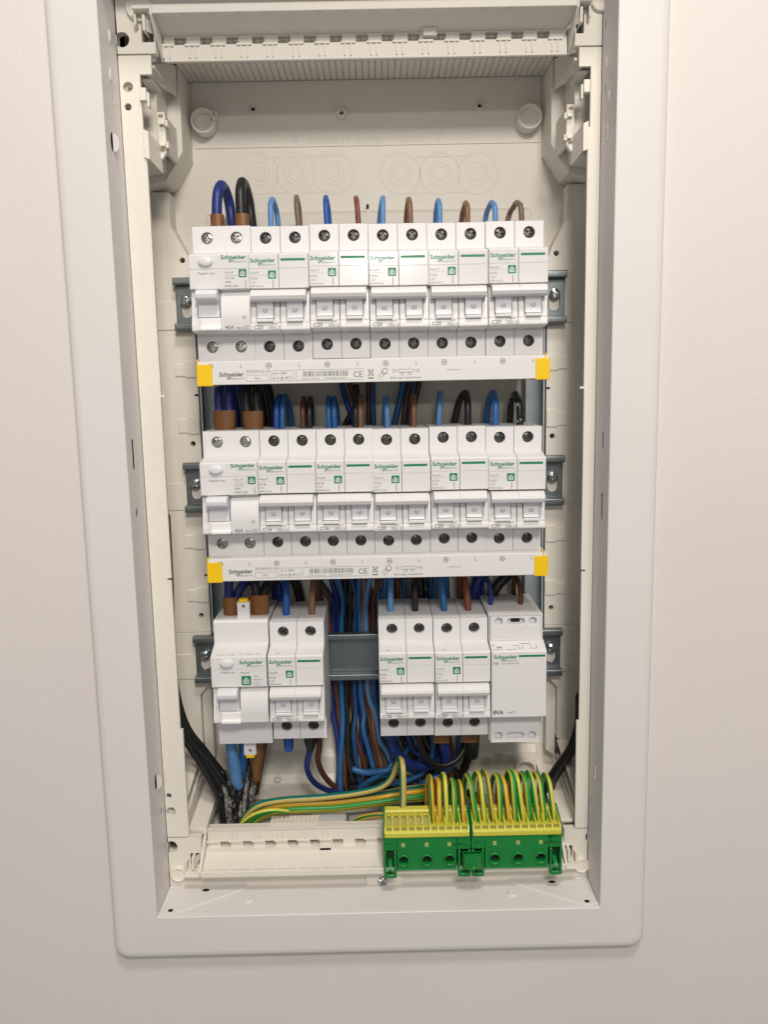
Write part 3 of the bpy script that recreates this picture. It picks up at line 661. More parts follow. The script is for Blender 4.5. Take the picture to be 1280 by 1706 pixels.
def make_mcb(xl, zc, rt, label, strong=False, ledge=False):
    code = {'C20': 'R9F64220', 'C16': 'R9F64216', 'C32': 'R9F64232'}[rt]
    t = thing('circuit_breaker', label, 'circuit breaker', (xl, rnd.uniform(-.3, .3), zc+rnd.uniform(-.35, .35)), 'two-pole circuit breakers on the rails', rot=(rnd.uniform(-.004, .004), rnd.uniform(-.003, .003), rnd.uniform(-.003, .003)))
    for x in (0, 18):
        link('pole_body', cached('mb', mcb_body), t, (x, 0, 0)); link('side_guard', cached('mp0', lambda: pillar(0.2, 3.6)), t, (x, 0, 0)); link('side_guard', cached('mp1', lambda: pillar(14.4, 17.8)), t, (x, 0, 0))
        link('terminal_shoulder', cached('mt1', lambda: mcb_term(25.5, 41, 34.2, ((25.8, 30.4), (38.0, 40.9)))), t, (x, 0, 0)); link('terminal_shoulder', cached('mt2', lambda: mcb_term(-40, -23.6, -31.2, ((-39.8, -35.0),))), t, (x, 0, 0))
        link('label', cached('ml1', lambda: strip_label(17.6, 14.15, 22.0, -60.9)), t, (x, 0, 0)); link('label', cached('ml2', lambda: strip_label(17.6, 2.6, 13.95, -60.85)), t, (x, 0, 0))
    h = link('handle_bar', cached('mh', mcb_handle), t)
    for i in range(2):
        g = link('toggle', cached('mtg', mcb_toggle), t, (18*i+9, 0, 0)); link('toggle_mark', cached('mk', mcb_mark), g); link('toggle_lip', cached('ml', mcb_lip), t, (18*i+9, 0, 0))
    link('brand_print', cached('mg', mcb_green), t); link('printed_text', cached('mpr'+rt+str(strong), lambda: mcb_print(rt, code, strong)), t)
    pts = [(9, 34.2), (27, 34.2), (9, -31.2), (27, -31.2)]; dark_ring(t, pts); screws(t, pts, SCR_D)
    if ledge: ledge_print(t)
    return t
# ---- residual current device
def rcd_body(hood):
    mb = MB(); x0, x1 = 0.12, 35.88
    top = 41.5 if not hood else 42.5
    a = [(5.5, top), (5.5, 19.2), (-1, 19.2), (-1, -19.2), (5.5, -19.2), (5.5, -40)]
    if hood: a[-1] = (5.5, -43)
    lo = -40 if not hood else -43
    sh = SH if hood else SH+4.5
    pr = a+[(sh, lo), (sh, -23.6), (SH, -23.6), (-59.8, -22.6), (-60.6, -21.8)]
    curve = [(-60.6, -19.5), (-61.2, -16), (-61.2, -12), (-60.3, -7), (-58.6, -2.5), (-57.0, 0.3), (-56.8, 1.7)]
    pr += curve+[(-60.6, 2.2), (-60.6, 22.0), (-60.0, 22.7), (SH, 27 if hood else 25.5), (sh, 27 if hood else 25.5), (sh, top)]
    if hood:
        pr[-1] = (SH+1.5, top); pr.insert(-1, (SH, top-1.5))
    mb.prism_x(pr, 18.2, x1, DEV)
    pr2 = [p for p in pr if p not in curve]; i = pr2.index((-60.6, -21.8))+1
    pr2[i:i] = [(-60.6, -14.6), (-56.5, -14.0), (-55.5, -6), (-55.5, 1.8)]
    mb.prism_x(pr2, 3.6, 18.2, DEV)
    pr3 = [p for p in pr if p not in curve]; pr3[i:i] = [(-60.6, -18), (-58.6, -12), (-57.6, -5), (-57.5, 1.8)]
    mb.prism_x(pr3, x0, 3.6, DEV)
    return mb.mesh('body', 0.2, 1)
def rcd_term(z0, z1, zc_):
    mb = MB(); shoulder(mb, 0.12, 35.88, z0, z1, [(9, zc_), (27, zc_)]); return mb.mesh('terminal_shoulder', 0.15, 1)
def rcd_toggle():
    mb = MB()
    mb.prism_x([(-55, 1.6), (-63, 1.8), (-66.5, 1.0), (-67.6, -1.0), (-67.0, -3.6), (-64.5, -5.0), (-61.2, -5.4), (-60, -8), (-59.8, -11), (-60.4, -14.2), (-55, -14.2)], 4.2, 17.2, DEV2)
    return mb.mesh('toggle', 0.55, 2)
def rcd_lip():
    mb = MB(); mb.prism_x([(-56, -14.9), (-61.6, -14.9), (-61.4, -19.6), (-62.8, -20.2), (-62.8, -22.0), (-56, -22.4)], 5.6, 18.1, LIP); return mb.mesh('toggle_lip', 0.25, 1)
def button():
    mb = MB(); mb.disc_y(10.4, 18.3, [(3.05, -60.8), (2.95, -61.8), (2.7, -62.4), (2.0, -62.8), (0.8, -62.95)], DEV2, 28, sx=1.5); return mb.mesh('test_button')
def rcd_print(hood):
    g = MB(); p = MB(); y = -60.9
    if not hood:
        logo(g, 19.5, 19.6, 15.2, LY, INKG); house(g, 32.2, 11.3, 4.8, LY+0.05)
        text(p, 'Regular test', 5.8, 11.0, 1.3, y, INK, width=9.8)
        text(p, 'Resi9', 21.5, 11.3, 1.25, y, INKL, width=5.3); flat(p, rect(21.5, 29.2, 10.0, 10.15), y, INKL)
        text(p, 'RCCB', 21.5, 7.9, 1.35, y, INKL, width=5.6); text(p, '40A', 21.5, 5.7, 1.25, y, INK, width=3.7); text(p, 'R9R01240', 21.5, 3.4, 1.2, y, INK, width=7.8)
        text(p, 'R9PF5', 34.4, 3.2, 0.9, y, INK, width=4.0, rot=90)
        text(p, '40A', 20.2, -21.4, 2.3, -60.75, INK, width=5.4); text(p, '30mA', 27.0, -21.4, 1.4, -60.75, INK, width=4.4); outline(p, 31.6, 34.9, -21.6, -19.4, -60.75, 0.14, INK); text(p, 'A', 32.5, -21.2, 1.4, -60.76, INK)
        text(p, '*', 31, -17.6, 4.2, -61.3, INKL, anchor='l')
    else:
        logo(g, 18.6, 17.6, 15.2, LY, INKG); house(g, 22.6, 6.5, 6.2, LY+0.05)
        text(p, 'Regular test', 6.5, 11.6, 1.2, y, INK, width=9.2)
        text(p, 'Resi9', 19.4, 11.1, 1.3, y, INK, width=5.2); text(p, '40A', 27.4, 8.8, 1.1, y, INK, width=3.1); text(p, '300mA', 27.4, 6.5, 1.1, y, INK, width=5.2)
        outline(p, 27.4, 31.2, 3.6, 5.4, y, 0.14, INK); text(p, 'S', 28.8, 3.9, 1.2, y, INK)
        text(p, '40000', 2.6, -16, 1.2, -58.7, INK, width=4.5, rot=90)
        for x, s_, w_ in ((2.2, 'EN 61008-1', 9), (2.6, '~230V  In 40A', 13), (18, 'CE 1,5kA', 8), (24.5, '-25C 8/20', 7)):
            text(p, s_, x+rnd.uniform(0, 1), 23.3 if x < 3 else 23.6, 0.85, -59.2 if x != 2.2 else -56.0, INKL, width=w_, slope=(0.93, 0.30))
    return g.mesh('brand_print'), p.mesh('printed_text')
def make_rcd(xl, zc, label, hood=False):
    t = thing('residual_current_device', label, 'residual current device', (xl, 0, zc), 'residual current devices at the left end of the rows')
    link('body', cached('rb%d' % hood, lambda: rcd_body(hood)), t)
    link('toggle', cached('rt', rcd_toggle), t); link('toggle_lip', cached('rl', rcd_lip), t); link('test_button', cached('rbtn', button), t); link('label', cached('rl1', lambda: strip_label(35.6, 14.15, 22.0, -60.9)), t); link('label', cached('rl2', lambda: strip_label(35.6, 2.5, 13.95, -60.85)), t)
    g, p = cached('rp%d' % hood, lambda: rcd_print(hood)); link('brand_print', g, t); link('printed_text', p, t)
    if not hood:
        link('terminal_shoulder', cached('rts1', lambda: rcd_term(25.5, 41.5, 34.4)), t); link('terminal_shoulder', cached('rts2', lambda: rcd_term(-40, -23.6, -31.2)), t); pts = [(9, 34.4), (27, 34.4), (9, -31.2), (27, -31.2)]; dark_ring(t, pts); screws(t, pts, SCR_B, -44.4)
    else:
        for s_ in (1, -1):
            mb = MB(); zz = (lambda a: a) if s_ > 0 else (lambda a: -a-0.8)
            holed(mb, rect(15.2, 23.4, *sorted((zz(41), zz(53.0)))), [circ(19.3, zz(50.2), 1.1, 12)], -40, -36.5, DEV, back=True)
            mb.box(18.9, 19.7, -40.5, -40.02, *sorted((zz(42), zz(47))), DEV)
            lt = link('locking_tab', mb.mesh('locking_tab', 0.2, 1), t)
            mb = MB(); mb.box(16.4, 22.2, -40.6, -35.8, *sorted((zz(53.1), zz(55.2))), YEL); link('yellow_clip', mb.mesh('yellow_clip', 0.3, 1), lt)
    return t
# ---- bell transformer
def make_transformer(xl, zc, label):
    t = thing('bell_transformer', label, 'transformer', (xl, 0, zc)); x0, x1 = 0.2, 35.8
    mb = MB(); top, lo = 43, -44
    mb.prism_x([(5.5, top), (5.5, 19.2), (-1, 19.2), (-1, -19.2), (5.5, -19.2), (5.5, lo), (-47, lo), (-47, -23.2), (-49.5, -23.2), (-60, -22.8), (-60.8, -22), (-60.8, 21.8), (-60.2, 22.6), (-50.5, 26.2), (-47, 26.2), (-47, top)], x0, x1, DEV)
    link('body', mb.mesh('body', 0.3, 1), t)
    mb = MB()
    def row(zc_): return [circ(6.2, zc_, 2.7, 18), slot(17.6, zc_, 3.6, 2.2, 8), circ(28.6, zc_, 2.7, 18)]
    holed(mb, rect(x0+0.8, x1-2, 26.4, 42.9), row(39.0), -50.4, -46.9, DEV, hm=DEV); link('terminal_cover', mb.mesh('terminal_cover', 0.25, 1), t); mb = MB()
    holed(mb, rect(x0+0.8, x1-2, -43.9, -23.4), row(-39.6), -50.4, -46.9, DEV, hm=DEV)
    link('terminal_cover', mb.mesh('terminal_cover', 0.25, 1), t)
    mb = MB()
    for z in (39.0, -39.6):
        for x in (6.2, 28.6): mb.disc_y(x, z, [(2.6, -47.0), (2.5, -47.1), (1.6, -47.2)], DEV2, 16)
        mb.box(14.6, 20.6, -47.3, -46.95, z-1.2, z+1.2, DARK if z > 0 else DEV2)  # floors of empty recesses, no screws; black box paints the upper slot's shade
    links('terminal_screw', mb.meshes('terminal_screw'), t)
    mb = MB(); outline(mb, 3, 31.5, 28.4, 34.0, -50.5, 0.2, DEV2)
    for x, d in ((6.5, '1'), (13.3, '3'), (20.2, '5'), (27.0, '7')): text(mb, d, x, 29.4, 3.4, -50.52, DEV2)
    link('moulded_numbers', mb.mesh('moulded_numbers'), t)
    mb = MB(); mb.box(0.5, 35.5, -61.2, -60.82, -22, 21.8, LAB); link('label', mb.mesh('label', 0.06, 1), t)
    g = MB(); logo(g, 1.6, 17.6, 15.2, -61.26, INKG); flat(g, rect(17.6, 34.8, 18.4, 19.8), -61.26, INKG); link('brand_print', g.mesh('brand_print'), t)
    p = MB(); text(p, 'ITR', 1.4, 13.6, 1.5, -61.26, INK, width=3.4, bold=0.02); text(p, 'bell transformer', 6.6, 13.8, 1.0, -61.26, INK, width=11.5)
    text(p, '8VA', 1.2, -20.0, 2.7, -61.26, INK, width=6.8, bold=0.03); text(p, 'ta40°F', 10.6, -19.6, 1.4, -61.26, INK, width=5.0)
    sl = (0.96, 0.34)
    text(p, 'EAC', 4.2, 23.8, 1.5, -58.2, INK, slope=sl, width=3.4, bold=0.02); text(p, '230V~ 50Hz', 1.2, 22.9, 0.8, -59.9, INK, slope=sl, width=15); text(p, 'CE', 1.0, 24.8, 1.1, -55.6, INK, slope=sl)
    for a, b, c, d in ((14, 18, 24.2, 24.35), (18, 18.2, 23.4, 25), (18, 21, 23.3, 23.45), (20, 26, 24.9, 25.1), (20.9, 21.1, 23.4, 25), (26, 26.2, 23.2, 25), (26, 30, 23.2, 23.35), (30, 30.2, 23.2, 25.2)):
        f = lambda z: -60.15+(z-22.6)*(9.7/3.6)-0.05
        p.add([(a, f(c), c), (b, f(c), c), (b, f(d), d), (a, f(d), d)], [(0, 1, 2, 3)], INK)
    link('printed_text', p.mesh('printed_text'), t)
    return t
ordn = ['first', 'second', 'third', 'fourth', 'fifth']
make_rcd(-108, 0, 'white 40A RCCB with oval test button, leftmost device of the top row')
for i in range(5): make_mcb(-72+36*i, 0, 'C20', 'white two-pole C20 breaker, %s right of the residual current device, top row' % ordn[i])
make_rcd(-108, -125, 'white 40A RCCB with oval test button, leftmost device of the middle row')
for i in range(5): make_mcb(-72+36*i, -125, 'C16' if i < 2 else 'C20', ('white two-pole %s breaker, %s right of the residual current device, middle row' % ('C16' if i < 2 else 'C20', ordn[i])), i < 2)
make_rcd(-107.5, -250, 'white selective residual current device with yellow-tipped tabs, leftmost of the bottom row', True)
make_mcb(-70.8, -250, 'C32', 'white two-pole C32 breaker left of the gap in the bottom row', True, True)
make_mcb(1.0, -250, 'C16', 'white two-pole C16 breaker just right of the gap in the bottom row', True, True)
make_mcb(37.4, -250, 'C20', 'white two-pole C20 breaker beside the transformer in the bottom row', False, True)
make_transformer(73.6, -250, 'white 8VA bell transformer at the right end of the bottom row')
# ================================================================== comb busbars
def busbar(zc, label):
    t = thing('comb_busbar', label, 'busbar', (0, 0, zc), 'comb busbars under the upper two rows')
    x0, x1 = -106.6, 109.6; zt, zb = -40.6, -54.6; y0 = -57
    def b():
        mb = MB(); mb.prism_x([(y0, zb), (y0, zt), (y0+0.8, zt+0.4), (-38, zt+0.4), (-38, zb)], x0, x1, COMB); return mb.mesh('housing', 0.25, 1)
    link('housing', cached('bus', b), t)
    def caps(k):
        mb = MB(); a, b_ = (x0-0.6, x0+9.0) if k < 0 else (x1-8.0, x1+0.8)
        mb.box(a, b_, y0-0.7, -37, zb-0.7, zt-1.6, YEL); mb.box(a+(0.2 if k < 0 else 5.6), a+(1.0 if k < 0 else 6.4), y0-0.5, -50, zt-1.6, zt+1.6, YEL)
        return mb.mesh('end_cap', 0.4, 2)
    for k in (-1, 1): link('end_cap', cached('cap%d' % k, lambda: caps(k)), t)
    def pr():
        p = MB(); y = y0-0.06
        for i in range(12):
            x = -105+18.0*i+ (6.0 if i % 2 == 0 else 7.0) + 0.2
            if i % 2 == 0:
                n = 20; p.loops([[(x+q*math.cos(2*math.pi*j/n), y, zt-2.9+q*math.sin(2*math.pi*j/n)) for j in range(n)] for q in (1.75, 1.45)], INK, smooth=False); text(p, 'N', x, zt-3.7, 1.7, y, INK, anchor='c', bold=0.02)
            else: text(p, 'L', x, zt-3.8, 2.0, y, INK, anchor='c')
        bx = lambda px: P(px, 620, y0).x
        zr = lambda f: zt-f
        logo(p, bx(365), zr(9.0), bx(406)-bx(365), y, INK, h=2.6)
        text(p, 'R9XFH218', bx(411), zr(7.2), 1.9, y, INKL, width=14); outline(p, bx(410), bx(448), zr(12.3), zr(8.4), y, 0.2, INKL); text(p, 'N L', bx(429), zr(11.3), 1.6, y, INK, anchor='c')
        outline(p, bx(451), bx(490), zr(12.3), zr(6.0), y, 0.2, INKL); text(p, 'Ue = 500V', bx(454), zr(8.4), 1.5, y, INK, width=9); text(p, '63 A @ 40°C', bx(454), zr(11.2), 1.5, y, INK, width=12)
        outline(p, bx(493), bx(606), zr(12.3), zr(5.8), y, 0.2, INKL)
        x = bx(505); r2 = random.Random(3)
        while x < bx(580):
            w_ = r2.choice((0.25, 0.4, 0.6)); flat(p, rect(x, x+w_, zr(10), zr(6.8)), y, INK if r2.random() < 0.7 else INKL); x += w_+r2.choice((0.25, 0.4, 0.7))
        text(p, 'Made in Germany', bx(503), zr(11.7), 1.0, y, INKL, width=11); text(p, '3606480373497', bx(540), zr(11.7), 1.0, y, INKL, width=14)
        text(p, 'CE', bx(589), zr(10.8), 3.4, y, INK, width=5.4)
        cx = bx(618)
        outline(p, cx-1.3, cx+1.3, zr(10.0), zr(6.6), y, 0.22, INK); flat(p, [(cx-2, zr(10.4)), (cx-1.7, zr(10.6)), (cx+2, zr(6.2)), (cx+1.7, zr(6.0))], y-0.02, INK); flat(p, [(cx+2, zr(10.4)), (cx-1.7, zr(6.0)), (cx-2, zr(6.2)), (cx+1.7, zr(10.6))][::-1], y-0.02, INK); flat(p, rect(cx-1.7, cx+1.7, zr(12.0), zr(11.3)), y, INK)
        cx = bx(637)
        d = Vector((0.7, 0.71)); nrm = Vector((-0.71, 0.7))
        for s_ in (0.9, -0.9):
            a = Vector((cx-2.2, zr(11.6)))+nrm*s_; b_ = a+d*5.2; q = nrm*0.15; flat(p, [tuple(a-q), tuple(b_-q), tuple(b_+q), tuple(a+q)][::-1], y, INK)
        n = 14; p.loops([[(cx+1.6+q*math.cos(2*math.pi*j/n), y, zr(7.6)+q*math.sin(2*math.pi*j/n)) for j in range(n)] for q in (1.9, 1.55)], INK, smooth=False)
        a = bx(664); outline(p, a, a+9.5, zr(8.6), zr(6.6), y, 0.2, INK); outline(p, a+1.6, a+3.4, zr(10.2), zr(8.6), y, 0.2, INK); outline(p, a+6, a+7.8, zr(10.2), zr(8.6), y, 0.2, INK)
        flat(p, rect(a-2.2, a-0.2, zr(7.7), zr(7.5)), y, INK); flat(p, rect(a+9.7, a+11.7, zr(7.7), zr(7.5)), y, INK); outline(p, a-3.4, a-2.2, zr(8.8), zr(6.6), y, 0.18, INK); outline(p, a+11.7, a+12.9, zr(8.8), zr(6.6), y, 0.18, INK)
        text(p, 'End caps mandatory', bx(651), zr(12.3), 1.3, y, INK, width=18.5); text(p, 'HRB7053303', bx(744), zr(8.0), 0.8, y, INKL, width=8.5)
        return p.mesh('printed_text')
    link('printed_text', cached('busp', pr), t); return t
busbar(0, 'white comb busbar with yellow end caps under the top row')
busbar(-124, 'white comb busbar with yellow end caps under the middle row')
# ================================================================== earth terminal blocks
def earth_block(x0, wd, nslots, label, clips, sx, empty):
    z0, z1 = -384.0, -358.5; FYT = -57
    t = thing('earth_terminal', label, 'terminal block', (x0, -15, 10), 'green earth terminal blocks')
    mb = MB()
    hs = [circ(x, -374.6, 3.0, 22) for x in sx]; sq = [rect(x-1.3, x+1.3, -365.0, -362.4) for x in sx]
    holed(mb, rect(9.0, wd-9.5, -381.6, z1), hs+sq, FYT, FYT+8, GRN, hm=GRN)
    for a, b in ((0.3, 9.0), (wd-9.5, wd-0.3)): mb.box(a, b, FYT, FYT+8, -367.6, z1, GRN)
    mb.prism_x([(FYT+8, -381), (FYT+8, z1), (FYT, z1), (-55, -351.5), (-38, -346.5), (-38, -381)], 0.3, 1.4, GRN); mb.prism_x([(FYT+8, -381), (FYT+8, z1), (FYT, z1), (-55, -351.5), (-38, -346.5), (-38, -381)], wd-1.4, wd-0.3, GRN)
    mb.box(0.3, wd-0.3, FYT+8, -38, -381, z1-1, GRN)
    link('housing', mb.mesh('housing', 0.3, 1), t)
    mb = MB()
    for a, b in clips:
        mb.box(a, a+1.5, FYT-0.6, FYT+9, z0-2.8, -368, GRN); mb.box(b-1.5, b, FYT-0.6, FYT+9, z0-2.8, -368, GRN); mb.box(a+1.5, b-1.5, FYT-0.8, FYT+9, z0-2.8, z0-0.4, GRN)
        mb.box(a+1.5, b-1.5, FYT+6, FYT+9, -384, -368, mat('dark_green', (0.002, 0.05, 0.01), 0.5)); mb.prism_x([(FYT+1, -378), (FYT-1.5, -380), (FYT-1.5, -381.6), (FYT+6, -381.6), (FYT+6, -376)], a+2.6, b-2.6, GRN)
    links('snap_foot', mb.meshes('snap_foot', 0.3, 1), t)
    mb = MB()
    for x in sx: mb.disc_y(x, -374.6, [(4.3, FYT+0.1), (4.2, FYT-0.9), (3.8, FYT-1.2), (3.3, FYT-1.1), (3.0, FYT+0.2), (2.95, FYT+4)], GRN, 26, cap=False)
    links('screw_collar', mb.meshes('screw_collar'), t)
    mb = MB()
    for x in sx: mb.disc_y(x, -374.6, [(3.0, FYT+4.4), (2.9, FYT+4)], DARK, 18)  # black discs, painted shade at the bottom of the collars
    links('screw_well_shade', mb.meshes('screw_well_shade'), t)
    for x in sx: link('terminal_screw', cached('gscr', lambda: screw_mesh(2.3, SCREWD, 0.3)), t, (x, FYT+3.0, -374.6), (0, rnd.uniform(0, 1.5), 0))
    mb = MB()
    for x in sx: mb.box(x-1.2, x+1.2, FYT+0.3, FYT+2, -364.9, -362.5, mat('indicator', (0.38, 0.45, 0.12), 0.4))
    links('indicator_window', mb.meshes('indicator_window'), t)
    mb = MB(); text(mb, 'hager', wd-2.6, z1-4.9, 2.3, FYT-0.12, mat('relief_shade_green', (0.002, 0.085, 0.012), 0.5), width=10.2, rot=180, bold=0.02)  # flat letters; the shade of the relief is put into a darker green
    text(mb, 'KN22E', 6.6, -366.6+4.6, 1.5, FYT-0.12, mat('relief_shade_green', (0, 0, 0)), width=5, rot=180); outline(mb, 10.6, 13.6, -369.6, -366.8, FYT-0.1, 0.2, mat('relief_shade_green', (0, 0, 0)))
    text(mb, '63A 400V', wd-2.6, z1-1.6, 0.9, FYT-0.12, mat('relief_shade_green', (0, 0, 0)), width=9, rot=180)
    link('moulded_lettering', mb.mesh('moulded_lettering'), t)
    # yellow clamp strip
    strip = MB(); yd = 1.6; xa, xb = 1.6, wd-1.6; pitch = (xb-xa)/nslots
    strip.prism_x([(FYT+0.2, z1), (FYT-1.0, z1+0.3), (FYT-1.0, z1+3.4), (FYT+1.0, z1+4.6), (FYT+3.0, z1+4.4), (-40, z1+5), (-40, z1)], xa, xb, YGR)
    strip.prism_x([(-43.5, z1+3), (-43.5, z1+10.6), (-42.5, z1+11.6), (-38.5, z1+12.2), (-38, z1+2)], xa, xb, YGR)
    st = link('clamp_strip', strip.mesh('clamp_strip', 0.25, 1), t)
    rib = MB()
    for i in range(nslots+1):
        x = xa+i*pitch
        rib.prism_x([(FYT-1.2, z1+0.8), (FYT-1.2, z1+3.6), (FYT+1.0, z1+6.6), (-44, z1+9.6), (-44, z1+3)], x-0.42, x+0.42, YGR)
    rbx = MB(); rbx.box(xa, xb, FYT+1.2, FYT+2.4, z1+6.4, z1+7.0, YGR)
    link('cross_rib', rbx.mesh('cross_rib'), st); links('slot_rib', rib.meshes('slot_rib'), st)
    fun = MB()
    for i in range(empty):
        x = xa+(i+0.5)*pitch
        # sloping oval funnel
        def rg(q, dd): return [(x+q*pitch*0.44*math.cos(a), -50.4+q*2.6*math.sin(a)+dd*0.6, z1+8.0+q*2.9*math.sin(a)+dd*-0.4) for a in [2*math.pi*j/16 for j in range(16)]]
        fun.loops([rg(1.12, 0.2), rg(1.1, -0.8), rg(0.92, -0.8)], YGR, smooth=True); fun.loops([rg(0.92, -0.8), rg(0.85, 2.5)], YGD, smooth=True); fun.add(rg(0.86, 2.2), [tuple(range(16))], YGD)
    if empty: links('wire_funnel', fun.meshes('wire_funnel'), st)
    sl = MB()
    for i in range(nslots):
        x = xa+(i+0.5)*pitch; sl.add([(x-pitch/2+0.5, FYT+0.6, z1+3.9), (x+pitch/2-0.5, FYT+0.6, z1+3.9), (x+pitch/2-0.5, FYT+1.3, z1+6.4), (x-pitch/2+0.5, FYT+1.3, z1+6.4)], [(0, 1, 2, 3)], YGD)  # flat dark quads between the ribs paint the shade of the slots
    links('release_slot_shade', sl.meshes('release_slot_shade'), st)
    return t
earth_block(1.2, 57.6, 11, 'left green and yellow earth terminal of the pair, six of its slots empty', ((0.4, 8.6), (49.0, 57.2)), (13.2, 28.6, 43.4), 6)
earth_block(58.9, 59.9, 11, 'right green and yellow earth terminal of the pair, every slot wired', ((0.4, 8.4), (51.4, 59.5)), (15.4, 30.7, 45.6), 0)
t = thing('connecting_plug', 'small green barrel plug joining the two earth terminals', 'plug', (0, 0, 0))
mb = MB(); c = P(788, 1434, -75); PY = -15
mb.prism_y([(c.x-6, c.z-3.6), (c.x-6, c.z+4.2), (c.x+6, c.z+4.2), (c.x+6, c.z-3.6)], -72.9, -71, GRN)
mb.loops([[(c.x+6.3*math.cos(a)*s_, -73.2-5.2*max(0, math.sin(a)), z) for a in [math.pi*i/14 for i in range(15)]] for z, s_ in ((c.z-4.6, 0.92), (c.z-3.8, 1), (c.z+4, 1), (c.z+4.8, 0.92))], GRN, closed=False)
for z, s_, o_ in ((c.z-4.6, 0.92, 1), (c.z+4.8, 0.92, -1)):
    f = [(c.x+6.3*math.cos(a)*s_, -73.2-5.2*max(0, math.sin(a)), z) for a in [math.pi*i/14 for i in range(15)]]; mb.add(f, [tuple(range(15))], GRN)
mb.box(c.x-6.2, c.x+6.2, -74.5, -71.5, c.z-4.6, c.z+4.8, GRN)
link('barrel', mb.mesh('barrel'), t)
mb = MB(); mb.disc_y(c.x+0.3, c.z-2.8, [(0.45, -78.3), (0.4, -78.7)], YGR, 10); link('pip', mb.mesh('pip'), t)
# ================================================================== wires
NAMES = dict(ink='deep blue', navy='dark blue', blue='blue', sky='light blue', azure='mid blue', black='black', brown='brown', tan='tan brown', taupe='grey-brown', rust='red-brown', ochre='ochre brown', earth='green-yellow', earth_teal='teal and yellow', earth_gold='golden yellow and green')
def wire(pts, r_, col, label, group, name='wire', n=12, phase=None, rads=None, cap=True):
    mb = MB(); mb.tube(pts, r_, cable_mat(col), n=n, sub=7, phase=rnd.random() if phase is None else phase, rads=rads, cap=cap)
    return thing(name, label, 'wire' if name == 'wire' else 'cable', group=group, me=mb.mesh(name))
def loop(fu, fv, pu, pv, bu, bv, col, label, r_=1.75, yf=-27, yb=2, zdown=0, group=None, deep=9):
    f = P(fu, fv, yf); pk = P(pu, pv, (yf+yb)/2); b = P(bu, bv, yb); pk.z -= r_
    m1 = Vector((f.x*0.55+pk.x*0.45, yf*0.96+yb*0.04, f.z*0.35+pk.z*0.65)); m2 = Vector((b.x*0.55+pk.x*0.45, yb*0.94+yf*0.06, b.z*0.35+pk.z*0.65))
    pts = [Vector((f.x, yf, f.z-7)), f, m1, pk+Vector(((f.x-pk.x)*0.25, -5.5 if yf < -20 else -3, -1.6)), pk, pk+Vector(((b.x-pk.x)*0.25, 5.5, -1.6)), m2, b, Vector((b.x+(b.x-pk.x)*0.3, deep, b.z-14)), Vector((b.x+(b.x-pk.x)*0.3, deep+4, b.z-34))]
    return wire(pts, r_, col, label, group, cap=True)
G1 = 'wires looping over the top of the top row'
loop(361, 378, 370, 301, 388, 378, 'navy', 'thick dark blue cable looping over the top-row residual current device', 3.3, group=G1, yf=-31, yb=-2)
loop(403, 376, 404, 296, 420, 378, 'black', 'thick black cable looping over the top-row residual current device', 3.4, group=G1, yf=-31, yb=0)
for k, a in enumerate(((452, 380, 454, 328, 464, 380, 'sky', 1.8), (498, 379, 494, 325, 500, 378, 'taupe', 1.75), (545, 377, 543, 325, 549, 377, 'blue', 1.75), (598, 377, 593, 326, 597, 377, 'rust', 1.6),
                       (638, 376, 638, 326, 632, 377, 'sky', 1.75), (684, 375, 681, 328, 677, 376, 'tan', 1.8), (733, 374, 730, 330, 726, 374, 'sky', 1.75), (779, 374, 776, 334, 769, 375, 'tan', 1.75),
                       (826, 373, 819, 333, 808, 374, 'sky', 1.75), (870, 373, 861, 333, 845, 374, 'taupe', 1.75))):
    loop(*a[:7], '%s wire looping into the %s pole of the %s breaker, top row' % (NAMES[a[6]], 'left' if k % 2 == 0 else 'right', ordn[k//2]), a[7], group=G1)
def sleeve(u0, u1, v0, v1, y, label, taper=0.88, dy=4.6):
    a, b, c, d = P(u0, v0, y), P(u1, v0, y), P(u0, v1, y), P(u1, v1, y); mb = MB(); cx = (a.x+b.x)/2; hw = (b.x-a.x)/2
    ls = []
    for z, s_ in ((a.z, 0.96), (a.z-0.5, 1), (a.z*0.45+c.z*0.55, 1.0), (a.z*0.15+c.z*0.85, 0.96 if taper == 1 else 0.9), (c.z-3, taper)):
        ls.append([(cx+x*s_, y+yy, z) for x, yy in [(hw*max(-1, min(1, 1.25*math.cos(t_))), dy*math.sin(t_)) for t_ in [2*math.pi*i/20 for i in range(20)]]])
    mb.loops(ls, FERB, cap0=True, cap1=True); return thing('wire_sleeve', label, 'ferrule', me=mb.mesh('wire_sleeve', 0), group='brown insulating sleeves on the cable ends')
sleeve(351, 372, 358, 378, -31, 'brown sleeve on the dark blue cable above the top-row residual current device', 1, 3.6)
sleeve(392, 414, 357, 377, -31, 'brown sleeve on the black cable above the top-row residual current device', 1, 3.6)
